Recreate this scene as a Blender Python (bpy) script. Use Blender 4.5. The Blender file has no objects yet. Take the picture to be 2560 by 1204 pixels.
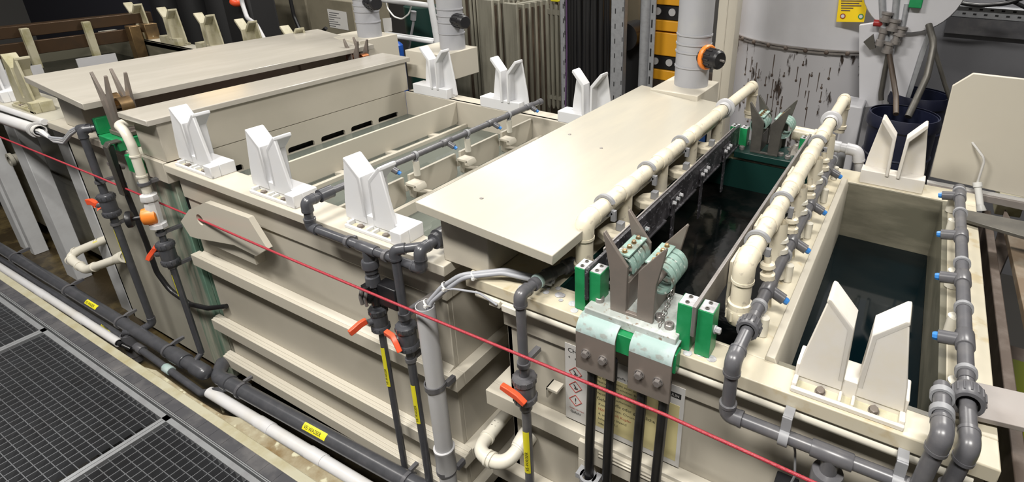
import bpy, math, random
from mathutils import Vector, Matrix
random.seed(7)
PI = math.pi
scene = bpy.context.scene
COL = scene.collection

# ------------------------------------------------------------------ camera
ROT = [[0.8766915528469048, 0.48080445038569586, 0.015459678398700036],
       [0.20583155081779136, -0.3458757552440592, -0.9154252206610293],
       [-0.4347933921471498, 0.8057276477964872, -0.4021910786199941]]
FPX, PPX, PPY = 1440.8, 1514.46, 434.47
EYE = (0.0, 0.0, 1.7)
cd = bpy.data.cameras.new('camera'); cam = bpy.data.objects.new('camera', cd); COL.objects.link(cam)
r0, r1, r2 = [Vector(r) for r in ROT]
mw = Matrix(((r0.x, -r1.x, -r2.x, EYE[0]), (r0.y, -r1.y, -r2.y, EYE[1]), (r0.z, -r1.z, -r2.z, EYE[2]), (0, 0, 0, 1)))
cam.matrix_world = mw
cd.sensor_fit = 'HORIZONTAL'; cd.sensor_width = 36.0; cd.lens = FPX / 2560 * 36
cd.shift_x = (1280 - PPX) / 2560; cd.shift_y = (PPY - 602) / 2560
cd.clip_start = 0.05; cd.clip_end = 60
scene.camera = cam

def U(u, v, ax, val):
    """world point on the plane ax=val that was measured at (u, v) of the survey photo"""
    d = Vector(((u - PPX) / FPX, (v - PPY) / FPX, 1.0))
    w = r0 * d.x + r1 * d.y + r2 * d.z
    i = 'xyz'.index(ax)
    t = (val - EYE[i]) / w[i]
    return Vector(EYE) + w * t

# ------------------------------------------------------------------ materials
MT = {}
def mat(name, col, rough=0.45, metal=0.0, alt=None, scale=6.0, amt=0.5, detail=6.0, bump=0.0, bscale=60.0,
        spec=0.5, alpha=1.0, coat=0.0, sss=0.0, stretch=None, lo=0.45, hi=0.7, alt2=None, emit=0.0, trans=0.0):
    m = bpy.data.materials.new(name); m.use_nodes = True
    nt = m.node_tree; N = nt.nodes; L = nt.links
    b = N['Principled BSDF']
    b.inputs['Base Color'].default_value = (*col, 1)
    b.inputs['Roughness'].default_value = rough
    b.inputs['Metallic'].default_value = metal
    b.inputs['Specular IOR Level'].default_value = spec
    b.inputs['Alpha'].default_value = alpha
    b.inputs['Coat Weight'].default_value = coat
    b.inputs['Coat Roughness'].default_value = 0.12
    if trans:
        b.inputs['Transmission Weight'].default_value = trans
    if sss:
        b.inputs['Subsurface Weight'].default_value = sss
        b.inputs['Subsurface Radius'].default_value = (0.03, 0.03, 0.03)
        b.inputs['Subsurface Scale'].default_value = 0.4
    if emit:
        b.inputs['Emission Color'].default_value = (*col, 1); b.inputs['Emission Strength'].default_value = emit
    tc = N.new('ShaderNodeTexCoord'); mp = N.new('ShaderNodeMapping'); L.new(tc.outputs['Object'], mp.inputs['Vector'])
    if stretch: mp.inputs['Scale'].default_value = stretch
    if alt:
        n = N.new('ShaderNodeTexNoise'); n.inputs['Scale'].default_value = scale; n.inputs['Detail'].default_value = detail
        n.inputs['Roughness'].default_value = 0.62
        L.new(mp.outputs['Vector'], n.inputs['Vector'])
        r = N.new('ShaderNodeValToRGB'); r.color_ramp.elements[0].position = lo; r.color_ramp.elements[1].position = hi
        r.color_ramp.elements[0].color = (*col, 1)
        mixc = tuple(col[i] * (1 - amt) + alt[i] * amt for i in range(3))
        r.color_ramp.elements[1].color = (*mixc, 1)
        L.new(n.outputs['Fac'], r.inputs['Fac'])
        out = r.outputs['Color']
        if alt2:
            n2 = N.new('ShaderNodeTexNoise'); n2.inputs['Scale'].default_value = scale * 5; n2.inputs['Detail'].default_value = 4
            L.new(mp.outputs['Vector'], n2.inputs['Vector'])
            r2_ = N.new('ShaderNodeValToRGB'); r2_.color_ramp.elements[0].position = 0.6; r2_.color_ramp.elements[1].position = 0.68
            L.new(n2.outputs['Fac'], r2_.inputs['Fac'])
            mx = N.new('ShaderNodeMix'); mx.data_type = 'RGBA'
            L.new(r2_.outputs['Color'], mx.inputs['Factor']); L.new(out, mx.inputs[6]); mx.inputs[7].default_value = (*alt2, 1)
            out = mx.outputs[2]
        L.new(out, b.inputs['Base Color'])
    if bump:
        n3 = N.new('ShaderNodeTexNoise'); n3.inputs['Scale'].default_value = bscale; n3.inputs['Detail'].default_value = 3
        L.new(mp.outputs['Vector'], n3.inputs['Vector'])
        bp = N.new('ShaderNodeBump'); bp.inputs['Strength'].default_value = bump; bp.inputs['Distance'].default_value = 0.01
        L.new(n3.outputs['Fac'], bp.inputs['Height']); L.new(bp.outputs['Normal'], b.inputs['Normal'])
    MT[name] = m
    return m

PP = (0.52, 0.475, 0.39)
mat('pp_beige', (0.47, 0.435, 0.365), 0.38, alt=(0.40, 0.37, 0.305), scale=2.5, amt=0.6, coat=0.05)
mat('pp_cream', (0.56, 0.515, 0.40), 0.36, alt=(0.55, 0.46, 0.29), scale=3, amt=0.45, alt2=(0.50, 0.42, 0.27), lo=.5, hi=.75)
mat('pp_lid', (0.43, 0.405, 0.34), 0.24, alt=(0.47, 0.435, 0.355), scale=1.5, amt=1, stretch=(6, 1, 1), bump=0.02, bscale=120)
mat('pp_light', (0.54, 0.505, 0.425), 0.33, alt=(0.52, 0.48, 0.40), scale=2.5, amt=0.6)
mat('pp_grey', (0.42, 0.40, 0.335), 0.42, alt=(0.33, 0.32, 0.27), scale=2, amt=0.6)
mat('pp_lid_grey', (0.42, 0.395, 0.345), 0.17, alt=(0.47, 0.44, 0.39), scale=1.8, amt=1, stretch=(6, 1, 1))
mat('pp_green_stain', (0.46, 0.44, 0.36), 0.4, alt=(0.10, 0.22, 0.16), scale=3.2, amt=0.9, stretch=(5, 2, 0.5), lo=.36, hi=.58)
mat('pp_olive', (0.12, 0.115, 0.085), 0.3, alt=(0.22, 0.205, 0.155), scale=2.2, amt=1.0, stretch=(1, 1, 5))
mat('pipe_cream', (0.70, 0.64, 0.50), 0.33, alt=(0.42, 0.40, 0.36), scale=9, amt=0.6, lo=.56, hi=.74, alt2=(0.5, 0.45, 0.36))
mat('ivory', (0.68, 0.65, 0.56), 0.32)
mat('guide_white', (0.66, 0.665, 0.68), 0.42, sss=0.25, alt=(0.68, 0.66, 0.63), scale=5, amt=0.5)
mat('guide_warm', (0.68, 0.65, 0.60), 0.42, sss=0.25, alt=(0.66, 0.60, 0.46), scale=7, amt=0.6)
mat('guide_old', (0.42, 0.39, 0.28), 0.5, alt=(0.24, 0.22, 0.10), scale=7, amt=1.0)
mat('pocket', (0.52, 0.50, 0.38), 0.5, alt=(0.38, 0.34, 0.2), scale=20, amt=0.7)
mat('pvc_dark', (0.062, 0.064, 0.072), 0.28, spec=0.55, alt=(0.10, 0.10, 0.11), scale=20, amt=0.5)
mat('pvc_mid', (0.098, 0.098, 0.107), 0.3, alt=(0.16, 0.155, 0.155), scale=14, amt=0.6)
mat('clamp_grey', (0.27, 0.275, 0.29), 0.45)
mat('conduit', (0.50, 0.50, 0.515), 0.35, alt=(0.46, 0.45, 0.43), scale=6, amt=0.6)
mat('vent_grey', (0.36, 0.365, 0.39), 0.38, alt=(0.43, 0.43, 0.42), scale=5, amt=0.6)
mat('white_pipe', (0.66, 0.66, 0.67), 0.3, alt=(0.58, 0.55, 0.48), scale=5, amt=0.5)
mat('post_white', (0.60, 0.61, 0.62), 0.45, alt=(0.50, 0.50, 0.51), scale=6, amt=0.8)
mat('orange_red', (0.86, 0.10, 0.035), 0.35)
mat('orange', (0.86, 0.24, 0.03), 0.4)
mat('black', (0.012, 0.012, 0.014), 0.4)
mat('black_matte', (0.010, 0.010, 0.011), 0.7)
mat('rubber_black', (0.012, 0.012, 0.013), 0.32)
mat('yellow_label', (0.80, 0.72, 0.03), 0.4)
mat('ink', (0.02, 0.02, 0.02), 0.6)
mat('ink_red', (0.35, 0.03, 0.02), 0.6)
mat('paper', (0.60, 0.59, 0.57), 0.35)
mat('paper_yellow', (0.60, 0.53, 0.27), 0.35)
mat('green_pe', (0.012, 0.23, 0.075), 0.35, alt=(0.03, 0.30, 0.12), scale=20, amt=0.6)
mat('green_dark', (0.004, 0.028, 0.023), 0.4)
mat('steel_brown', (0.235, 0.20, 0.175), 0.45, metal=0.35, alt=(0.20, 0.18, 0.16), scale=14, amt=0.8)
mat('steel_dark', (0.10, 0.095, 0.085), 0.45, metal=0.5, alt=(0.16, 0.15, 0.13), scale=10, amt=0.8)
mat('steel_light', (0.32, 0.30, 0.29), 0.4, metal=0.6, alt=(0.2, 0.17, 0.15), scale=12, amt=0.6)
mat('patina', (0.22, 0.33, 0.29), 0.6, alt=(0.15, 0.12, 0.09), scale=16, amt=0.9, lo=.52, hi=.64, alt2=(0.55, 0.60, 0.56))
mat('patina_light', (0.33, 0.45, 0.43), 0.6, alt=(0.60, 0.64, 0.66), scale=8, amt=0.8, alt2=(0.30, 0.33, 0.31))
mat('patina_pale', (0.36, 0.39, 0.37), 0.55, alt=(0.62, 0.66, 0.64), scale=13, amt=0.9, alt2=(0.26, 0.20, 0.15))
mat('copper', (0.40, 0.16, 0.07), 0.28, metal=0.9, alt=(0.2, 0.1, 0.06), scale=12, amt=0.6)
mat('brass', (0.36, 0.24, 0.12), 0.35, metal=0.85, alt=(0.14, 0.10, 0.07), scale=10, amt=0.7)
mat('bronze_rail', (0.075, 0.045, 0.025), 0.38, metal=0.5, alt=(0.06, 0.04, 0.025), scale=8, amt=0.9)
mat('anode_black', (0.028, 0.026, 0.03), 0.4, alt=(0.09, 0.085, 0.095), scale=18, amt=0.8, lo=.5, hi=.7, alt2=(0.20, 0.20, 0.22))
mat('rope_red', (0.36, 0.035, 0.05), 0.4, bump=0.3, bscale=300)
mat('blue_cap', (0.04, 0.21, 0.58), 0.35)
mat('blue_drum', (0.007, 0.009, 0.026), 0.42, alt=(0.012, 0.016, 0.036), scale=5, amt=0.8)
mat('blue_bin', (0.02, 0.07, 0.22), 0.4)
mat('bin_orange', (0.78, 0.37, 0.02), 0.35)
mat('galv', (0.36, 0.37, 0.39), 0.42, metal=0.35, alt=(0.28, 0.29, 0.30), scale=30, amt=0.8)
mat('radiator', (0.23, 0.22, 0.175), 0.5, alt=(0.14, 0.13, 0.10), scale=4, amt=0.8, stretch=(6, 6, 0.7))
mat('wall_beige', (0.20, 0.18, 0.13), 0.6, alt=(0.13, 0.115, 0.08), scale=3, amt=0.8)
mat('bath_red', (0.05, 0.006, 0.008), 0.1)
mat('enamel', (0.52, 0.52, 0.545), 0.35, alt=(0.45, 0.45, 0.47), scale=2, amt=0.8)
mat('enamel_drips', (0.42, 0.415, 0.43), 0.38, alt=(0.035, 0.025, 0.02), scale=5.5, amt=1.0, stretch=(3.2, 3.2, 0.8), lo=.585, hi=.635, detail=10)
mat('rust', (0.10, 0.075, 0.06), 0.6, metal=0.3, alt=(0.17, 0.14, 0.12), scale=15, amt=0.8)
mat('grey_panel', (0.17, 0.172, 0.185), 0.5, alt=(0.14, 0.14, 0.15), scale=2, amt=0.8)
mat('yellow_sign', (0.85, 0.60, 0.01), 0.4)
mat('grating', (0.13, 0.135, 0.145), 0.4, metal=0.4, alt=(0.10, 0.10, 0.105), scale=10, amt=0.8)
mat('grating_frame', (0.27, 0.28, 0.29), 0.4, metal=0.3, alt=(0.22, 0.22, 0.23), scale=18, amt=0.8)
mat('board_dark', (0.05, 0.05, 0.056), 0.5, alt=(0.13, 0.125, 0.125), scale=8, amt=0.8)
mat('kerb', (0.40, 0.38, 0.28), 0.5, alt=(0.30, 0.26, 0.14), scale=9, amt=0.8)
mat('pit_brown_shade', (0.035, 0.025, 0.012), 0.35, alt=(0.16, 0.12, 0.05), scale=3.5, amt=1.0, lo=.5, hi=.72, bump=0.3, bscale=14)
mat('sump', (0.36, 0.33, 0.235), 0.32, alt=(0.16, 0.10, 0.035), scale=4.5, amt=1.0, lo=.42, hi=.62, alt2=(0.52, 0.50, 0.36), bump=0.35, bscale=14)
mat('dark_floor', (0.035, 0.033, 0.03), 0.4)
mat('wood_dark', (0.05, 0.035, 0.025), 0.5, alt=(0.11, 0.08, 0.055), scale=6, amt=0.8)
mat('wood_plank', (0.16, 0.115, 0.075), 0.4, alt=(0.28, 0.25, 0.2), scale=9, amt=0.8)
mat('brushed_bar', (0.30, 0.275, 0.26), 0.45, metal=0.2, alt=(0.24, 0.21, 0.19), scale=5, amt=0.8)
mat('hall_wall', (0.06, 0.058, 0.055), 0.7)
mat('cloth_dark', (0.012, 0.012, 0.02), 0.8)
mat('film_clear', (0.30, 0.28, 0.25), 0.2, alt=(0.10, 0.09, 0.08), scale=16, amt=1.0, bump=0.6, bscale=25)
mat('crud', (0.50, 0.50, 0.52), 0.6, alt=(0.16, 0.15, 0.15), scale=18, amt=0.9, alt2=(0.42, 0.55, 0.56), bump=0.5, bscale=60)
mat('zip_white', (0.78, 0.78, 0.75), 0.4)
mat('cable_grey', (0.34, 0.35, 0.38), 0.4)
mat('blue_tape', (0.015, 0.09, 0.42), 0.4)
mat('red_part', (0.30, 0.02, 0.02), 0.35)
mat('water_green', (0.17, 0.19, 0.165), 0.04, alpha=0.62, spec=0.6, bump=0.02, bscale=6)
mat('bath_dark', (0.001, 0.002, 0.002), 0.08, alpha=1.0, spec=0.25, alt=(0.012, 0.010, 0.009), scale=5, amt=1, bump=0.08, bscale=14)
mat('bath_teal', (0.001, 0.005, 0.007), 0.06, alpha=0.97, spec=0.3)
mat('bath_lime', (0.12, 0.14, 0.005), 0.1)

# ------------------------------------------------------------------ mesh builder
def fillet(pts, rad, n=6):
    pts = [Vector(p) for p in pts]
    if rad <= 0 or len(pts) < 3: return pts
    out = [pts[0]]
    for i in range(1, len(pts) - 1):
        a, b, c = pts[i - 1], pts[i], pts[i + 1]
        d1 = (a - b); d2 = (c - b); l1 = d1.length; l2 = d2.length
        d1.normalize(); d2.normalize()
        ang = d1.angle(d2)
        if ang > 3.05: out.append(b); continue
        t = min(rad / math.tan(ang / 2), l1 * 0.49, l2 * 0.49)
        p0 = b + d1 * t; p1 = b + d2 * t
        for k in range(n + 1):
            s = k / n
            out.append(p0 * (1 - s) ** 2 + b * 2 * s * (1 - s) + p1 * s * s)
    out.append(pts[-1])
    return out

TXT = {}
def text_geo(body):
    if body in TXT: return TXT[body]
    c = bpy.data.curves.new('t', 'FONT'); c.body = body; c.size = 1.0; c.resolution_u = 2
    o = bpy.data.objects.new('t', c); COL.objects.link(o)
    dg = bpy.context.evaluated_depsgraph_get(); dg.update()
    me = bpy.data.meshes.new_from_object(o.evaluated_get(dg))
    v = [tuple(x.co) for x in me.vertices]; f = [tuple(p.vertices) for p in me.polygons]
    bpy.data.meshes.remove(me); bpy.data.objects.remove(o); bpy.data.curves.remove(c)
    TXT[body] = (v, f); return TXT[body]

class MB:
    def __init__(s): s.v = []; s.f = []; s.m = []
    def add(s, vs, fs, m=0):
        n = len(s.v); s.v += [tuple(x) for x in vs]
        for f in fs: s.f.append(tuple(i + n for i in f)); s.m.append(m)
        return s
    def box(s, x0, x1, y0, y1, z0, z1, m=0):
        if x0 > x1: x0, x1 = x1, x0
        if y0 > y1: y0, y1 = y1, y0
        if z0 > z1: z0, z1 = z1, z0
        vs = [(x, y, z) for z in (z0, z1) for y in (y0, y1) for x in (x0, x1)]
        return s.add(vs, [(0, 2, 3, 1), (4, 5, 7, 6), (0, 1, 5, 4), (2, 6, 7, 3), (0, 4, 6, 2), (1, 3, 7, 5)], m)
    def cbox(s, c, sx, sy, sz, m=0):
        return s.box(c[0] - sx / 2, c[0] + sx / 2, c[1] - sy / 2, c[1] + sy / 2, c[2] - sz / 2, c[2] + sz / 2, m)
    def prism(s, poly, ax, a, b, m=0):
        """poly in the two other axes (cyclic order x:(y,z) y:(x,z) z:(x,y)), extruded from a to b along ax"""
        def P(p, t):
            if ax == 'x': return (t, p[0], p[1])
            if ax == 'y': return (p[0], t, p[1])
            return (p[0], p[1], t)
        n = len(poly)
        ar = sum(poly[i][0] * poly[(i + 1) % n][1] - poly[(i + 1) % n][0] * poly[i][1] for i in range(n))
        if ar < 0: poly = poly[::-1]
        if a > b: a, b = b, a
        vs = [P(p, a) for p in poly] + [P(p, b) for p in poly]
        lo = tuple(range(n)); hi = tuple(range(n, 2 * n))
        sides = [(i, (i + 1) % n, n + (i + 1) % n, n + i) for i in range(n)]
        if ax == 'y': fs = [lo, hi[::-1]] + [x[::-1] for x in sides]
        else: fs = [lo[::-1], hi] + sides
        return s.add(vs, fs, m)
    def hull(s, quads, thick, m=0):
        """planar polygon (3-D points) given thickness along its normal"""
        ps = [Vector(p) for p in quads]; n = len(ps)
        nor = Vector((0, 0, 0))
        for i in range(n): nor += ps[i].cross(ps[(i + 1) % n])
        nor.normalize(); nor *= thick
        vs = ps + [p - nor for p in ps]
        fs = [tuple(range(n)), tuple(range(n, 2 * n))[::-1]] + [(i, n + i, n + (i + 1) % n, (i + 1) % n) for i in range(n)]
        return s.add(vs, fs, m)
    def tube(s, pts, r, seg=16, m=0, fil=0.0, cap=True, n=6):
        pts = fillet(pts, fil, n)
        rs = r if isinstance(r, (list, tuple)) else [r] * len(pts)
        if len(rs) != len(pts): rs = [rs[0]] * len(pts)
        N = len(pts); ring = []
        t0 = (pts[1] - pts[0]).normalized()
        up = Vector((0, 0, 1)) if abs(t0.z) < 0.9 else Vector((1, 0, 0))
        u = t0.cross(up).normalized(); vs = []
        pt = t0
        for i in range(N):
            if i == 0: t = t0
            elif i == N - 1: t = (pts[-1] - pts[-2]).normalized()
            else:
                t = ((pts[i + 1] - pts[i]).normalized() + (pts[i] - pts[i - 1]).normalized())
                t = t.normalized() if t.length > 1e-6 else (pts[i + 1] - pts[i]).normalized()
            q = pt.rotation_difference(t); u = (q @ u).normalized(); pt = t
            u = (u - t * u.dot(t)).normalized(); w = t.cross(u)
            for k in range(seg):
                a = 2 * PI * k / seg
                vs.append(pts[i] + (u * math.cos(a) + w * math.sin(a)) * rs[i])
        fs = []
        for i in range(N - 1):
            for k in range(seg):
                a = i * seg + k; b = i * seg + (k + 1) % seg
                fs.append((a, b, b + seg, a + seg))
        if cap:
            fs.append(tuple(range(seg))[::-1]); fs.append(tuple(range((N - 1) * seg, N * seg)))
        return s.add(vs, fs, m)
    def lathe(s, prof, o, d=(0, 0, 1), seg=20, m=0, a0=0.0, a1=2 * PI):
        """prof: (radius, height along d)"""
        o = Vector(o); d = Vector(d).normalized()
        up = Vector((0, 0, 1)) if abs(d.z) < 0.9 else Vector((1, 0, 0))
        u = up.cross(d).normalized(); w = d.cross(u)
        full = abs(a1 - a0 - 2 * PI) < 1e-6
        ns = seg if full else seg + 1
        vs = []; fs = []
        for (r, h) in prof:
            for k in range(ns):
                a = a0 + (a1 - a0) * k / seg
                vs.append(o + d * h + (u * math.cos(a) + w * math.sin(a)) * max(r, 1e-5))
        for i in range(len(prof) - 1):
            for k in range(seg):
                a = i * ns + k; b = i * ns + (k + 1) % ns
                fs.append((a, b, b + ns, a + ns))
        return s.add(vs, fs, m)
    def cyl(s, p0, p1, r, seg=16, m=0):
        p0 = Vector(p0); p1 = Vector(p1); L = (p1 - p0).length
        return s.lathe([(0, 0), (r, 0), (r, L), (0, L)], p0, p1 - p0, seg, m)
    def hexbolt(s, p, d, r=0.012, h=0.010, m=0):
        s.lathe([(0, 0), (r * 1.25, 0), (r * 1.25, h * .25), (r, h * .25)], p, d, 14, m)
        return s.lathe([(r, h * .25), (r, h), (r * .8, h * 1.15), (0, h * 1.15)], p, d, 6, m)
    def sphere(s, c, r, seg=14, m=0, sq=1.0):
        n = 8
        return s.lathe([(r * math.sin(PI * i / n), -r * sq * math.cos(PI * i / n)) for i in range(n + 1)], c, (0, 0, 1), seg, m)
    def text(s, body, o, xd, yd, size, m=0, cx=False, wmax=None):
        v, f = text_geo(body)
        if not v: return s
        o = Vector(o); xd = Vector(xd).normalized(); yd = Vector(yd).normalized()
        w = max(p[0] for p in v); sx = 1.0
        if wmax and w * size > wmax: sx = wmax / (w * size)
        off = -w / 2 if cx else 0
        return s.add([o + xd * ((p[0] + off) * size * sx) + yd * (p[1] * size) for p in v], f, m)

WL = {}
def _mk(mb, name, mats, origin, bevel, seg=2):
    me = bpy.data.meshes.new(name)
    me.from_pydata([(x - origin[0], y - origin[1], z - origin[2]) for x, y, z in mb.v], [], mb.f)
    if isinstance(mats, str): mats = [mats]
    for m in mats: me.materials.append(MT[m])
    me.polygons.foreach_set('material_index', mb.m)
    me.polygons.foreach_set('use_smooth', [True] * len(mb.f))
    me.update(); me.validate()
    me.set_sharp_from_angle(angle=math.radians(38))
    o = bpy.data.objects.new(name, me); COL.objects.link(o)
    if bevel:
        b = o.modifiers.new('bevel', 'BEVEL'); b.width = bevel; b.segments = seg; b.limit_method = 'ANGLE'; b.angle_limit = math.radians(40)
        b.harden_normals = False
    return o
def thing(name, label, cat, loc, group=None):
    o = bpy.data.objects.new(name, None); COL.objects.link(o); o.location = loc
    o.empty_display_size = 0.05
    o['label'] = label; o['category'] = cat
    if group: o['group'] = group
    WL[o] = tuple(loc); return o
def part(mb, name, mats, parent, bevel=0, label=None):
    o = _mk(mb, name, mats, WL[parent], bevel); o.parent = parent; WL[o] = WL[parent]
    if label: o['label'] = label
    return o
def single(mb, name, mats, label, cat, bevel=0, group=None):
    assert mb.v, name
    xs = [p[0] for p in mb.v]; ys = [p[1] for p in mb.v]; zs = [p[2] for p in mb.v]
    og = ((min(xs) + max(xs)) / 2, (min(ys) + max(ys)) / 2, min(zs))
    o = _mk(mb, name, mats, og, bevel); o.location = og; WL[o] = og
    o['label'] = label; o['category'] = cat
    if group: o['group'] = group
    return o
def struct(mb, name, mats, bevel=0):
    o = _mk(mb, name, mats, (0, 0, 0), bevel); o['kind'] = 'structure'; return o
def dup(root, loc, label, group=None, rotz=None, matmap=None):
    def cp(o, par):
        c = o.copy(); COL.objects.link(c)
        if par is not None: c.parent = par
        if matmap and c.type == 'MESH':
            c.data = o.data.copy()
            for i, mm in enumerate(c.data.materials):
                if mm and mm.name in matmap: c.data.materials[i] = MT[matmap[mm.name]]
        for ch in [x for x in o.children]: cp(ch, c)
        return c
    c = cp(root, None); c.location = loc; c['label'] = label
    if group: c['group'] = group
    if rotz is not None: c.rotation_euler = (0, 0, rotz)
    WL[c] = tuple(loc)
    return c
# ------------------------------------------------------------------ setting
RZ = 0.70           # height of the tank rims
m = MB(); m.box(-14, 6, -4, 9, -0.80, -0.75)
struct(m, 'floor', 'dark_floor')
m = MB(); m.box(-14, 6, -4, 9, 4.6, 4.7); struct(m, 'ceiling', 'hall_wall')
m = MB(); m.box(-14, 6, 7.4, 7.5, -0.75, 4.6); struct(m, 'wall_back', 'hall_wall')
m = MB(); m.box(-12.1, -12, -4, 7.4, -0.75, 4.6); struct(m, 'wall_left', 'hall_wall')
m = MB(); m.box(5, 5.1, -4, 7.4, -0.75, 4.6); struct(m, 'wall_right', 'hall_wall')
m = MB(); m.box(-12, 5, -3.6, -3.5, -0.75, 4.6); struct(m, 'wall_front', 'hall_wall')

# drip channel floor under the row of tanks, its brown darkened for their shade
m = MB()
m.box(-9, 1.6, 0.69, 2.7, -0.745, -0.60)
o = single(m, 'drip_channel', 'pit_brown_shade', 'wet brown channel floor with painted-in shade beneath the row of tanks', 'channel')
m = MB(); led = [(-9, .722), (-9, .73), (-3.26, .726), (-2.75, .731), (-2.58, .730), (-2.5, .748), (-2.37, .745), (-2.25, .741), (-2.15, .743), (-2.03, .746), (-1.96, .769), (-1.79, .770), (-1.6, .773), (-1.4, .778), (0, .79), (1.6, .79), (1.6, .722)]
m.prism(led, 'z', -0.60, -0.030)  # outer edge drawn along the shadow line on the channel floor
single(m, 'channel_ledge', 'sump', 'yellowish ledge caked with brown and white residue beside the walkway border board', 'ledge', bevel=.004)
m = MB(); m.box(-9, 1.6, 0.69, 0.722, -0.60, -0.004)
single(m, 'channel_kerb', 'kerb', 'narrow cream plastic kerb strip along the walkway edge', 'kerb', bevel=0.003)

# walkway gratings
def grating(x0, x1, y0, y1, label):
    t = thing('floor_grating', label, 'grating', ((x0 + x1) / 2, (y0 + y1) / 2, -0.03), 'steel gratings of the walkway')
    m = MB(); w = 0.018
    m.box(x0, x1, y1 - w, y1, -0.03, 0); m.box(x0, x1, y0, y0 + w, -0.03, 0)
    m.box(x0, x0 + w * .8, y0, y1, -0.03, 0); m.box(x1 - w * .8, x1, y0, y1, -0.03, 0)
    part(m, 'frame', 'grating_frame', t)
    m = MB(); p = 0.0333
    n = int((x1 - x0) / p)
    for i in range(1, n):
        x = x0 + i * p; m.box(x - 0.0016, x + 0.0016, y0 + w, y1 - w, -0.028, -0.002)
    n = int((y1 - y0) / p)
    for i in range(1, n):
        y = y1 - i * p; m.box(x0 + w, x1 - w, y - 0.0012, y + 0.0012, -0.024, -0.003)
    part(m, 'mesh', 'grating', t)
grating(-5.158, -4.157, -0.50, 0.63, 'steel floor grating at the far left end of the walkway')
grating(-4.155, -3.157, -0.50, 0.63, 'steel floor grating beyond the large middle one, partly cut by the left photo edge')
grating(-3.155, -2.157, -0.50, 0.63, 'large steel mesh floor grating in the lower left, with a bright frame')
grating(-2.155, -1.157, -0.50, 0.63, 'nearest steel floor grating at the bottom edge with its open mesh clearly visible')
m = MB()
m.box(-7, 1.4, 0.637, 0.640, -0.03, 0.002)
m.box(-7, 1.4, 0.643, 0.646, -0.03, 0.0)
single(m, 'walkway_edge_angle', 'grating_frame', 'thin bright steel edge angle running along the gratings', 'edge strip')
m = MB(); m.box(-7, 1.4, 0.648, 0.689, -0.03, -0.002)
for i in range(115): m.box(-6.98 + i * 0.073, -6.9775 + i * 0.073, 0.650, 0.688, -0.002, -0.0012, 1)
single(m, 'walkway_border_board', ['board_dark', 'board_dark'], 'dark plastic border board with fine cross lines beside the gratings', 'board')
# beams carrying the walkway
for k, y in enumerate((0.60, 0.05)):
    m = MB(); m.box(-7, 1.4, y - 0.03, y + 0.03, -0.60 if k == 0 else -0.75, -0.031)
    single(m, 'walkway_beam', 'black_matte', 'dark beam under the far edge of the gratings' if k == 0 else 'dark beam under the middle of the gratings', 'beam')

# ------------------------------------------------------------------ tank A (rinse tank, middle)
FY = 1.108; WY = 1.150; BYI = 2.487; BYO = 2.60
tA = thing('rinse_tank', 'large beige plastic rinse tank in the middle with three white guides on its front rim', 'tank', (-1.99, 1.85, -0.45))
m = MB()
m.box(-2.76, -1.215, WY, WY + 0.02, -0.45, 0.53); m.box(-2.765, -1.205, WY - 0.010, WY + 0.02, 0.536, 0.662)
m.box(-1.235, -1.215, WY + 0.02, 2.54, -0.45, 0.662)
m.box(-1.235, -1.205, WY + 0.02, 2.54, 0.536, 0.66)
m.box(-2.80, -1.215, 2.52, 2.54, -0.45, 0.662)
m.box(-2.81, -1.215, WY, 2.54, -0.47, -0.45)
m.box(-2.785, -1.25, BYI, 2.52, 0.30, 0.70)
part(m, 'tank_wall', 'pp_beige', tA, 0.003)
m = MB()   # slotted left inner wall
slots = [(1.275 + 0.1965 * i, 1.43 + 0.1965 * i) for i in range(6)]
m.box(-2.80, -2.785, 1.17, BYI, 0.589, 0.70); m.box(-2.80, -2.785, 1.17, BYI, -0.45, 0.556)
ys = [1.17] + [v for s in slots for v in s] + [BYI]
for i in range(0, len(ys), 2): m.box(-2.80, -2.785, ys[i], ys[i + 1], 0.556, 0.589)
for a, b in slots:       # rounded slot ends
    for c, sg in ((a, 1), (b, -1)):
        m.prism([(c, 0.589), (c + sg * 0.012, 0.589), (c + sg * 0.004, 0.585), (c, 0.577)], 'x', -2.80, -2.785)
part(m, 'slotted_wall', 'pp_beige', tA)
m = MB(); m.box(-2.832, -2.80, 1.17, 2.47, 0.35, 0.40); m.box(-2.832, -2.826, 1.17, 2.47, 0.40, 0.66)
part(m, 'overflow_channel', 'black_matte', tA)
m = MB()
m.box(-2.785, -1.17, FY, 1.225, 0.662, RZ); m.box(-2.785, -1.17, BYI + 0.012, BYO, 0.662, RZ)
m.box(-1.25, -1.17, 1.225, BYI + 0.012, 0.662, RZ)
part(m, 'rim', 'pp_light', tA, 0.003)
for z1 in (0.241, -0.132, -0.36):
    m = MB(); d = 0.058
    m.box(-2.80, -1.172, FY, WY, z1 - d, z1); m.box(-1.215, -1.172, WY, 2.5, z1 - d, z1)
    if z1 < 0:
        m.box(-2.80, -1.172, FY + 0.010, WY, z1, z1 + 0.004); m.box(-2.80, -1.172, FY + 0.022, WY, z1, z1 + 0.008)
    else:
        m.prism([(WY - 0.030, z1), (WY, z1), (WY, z1 + 0.012)], 'x', -2.76, -1.215)
    part(m, 'stiffening_rib', 'pp_light', tA, 0.002)
# lug plate with rope hole
m = MB()
P = [U(x, y, 'y', 1.085) for x, y in [(452, 553), (472, 524), (512, 506), (620, 545), (668, 622), (640, 640), (585, 612), (490, 595), (475, 590)]]
poly = [(p.x, p.z) for p in P]
hc = U(500, 549, 'y', 1.085)
seg = 14; hr = 0.026
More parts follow.
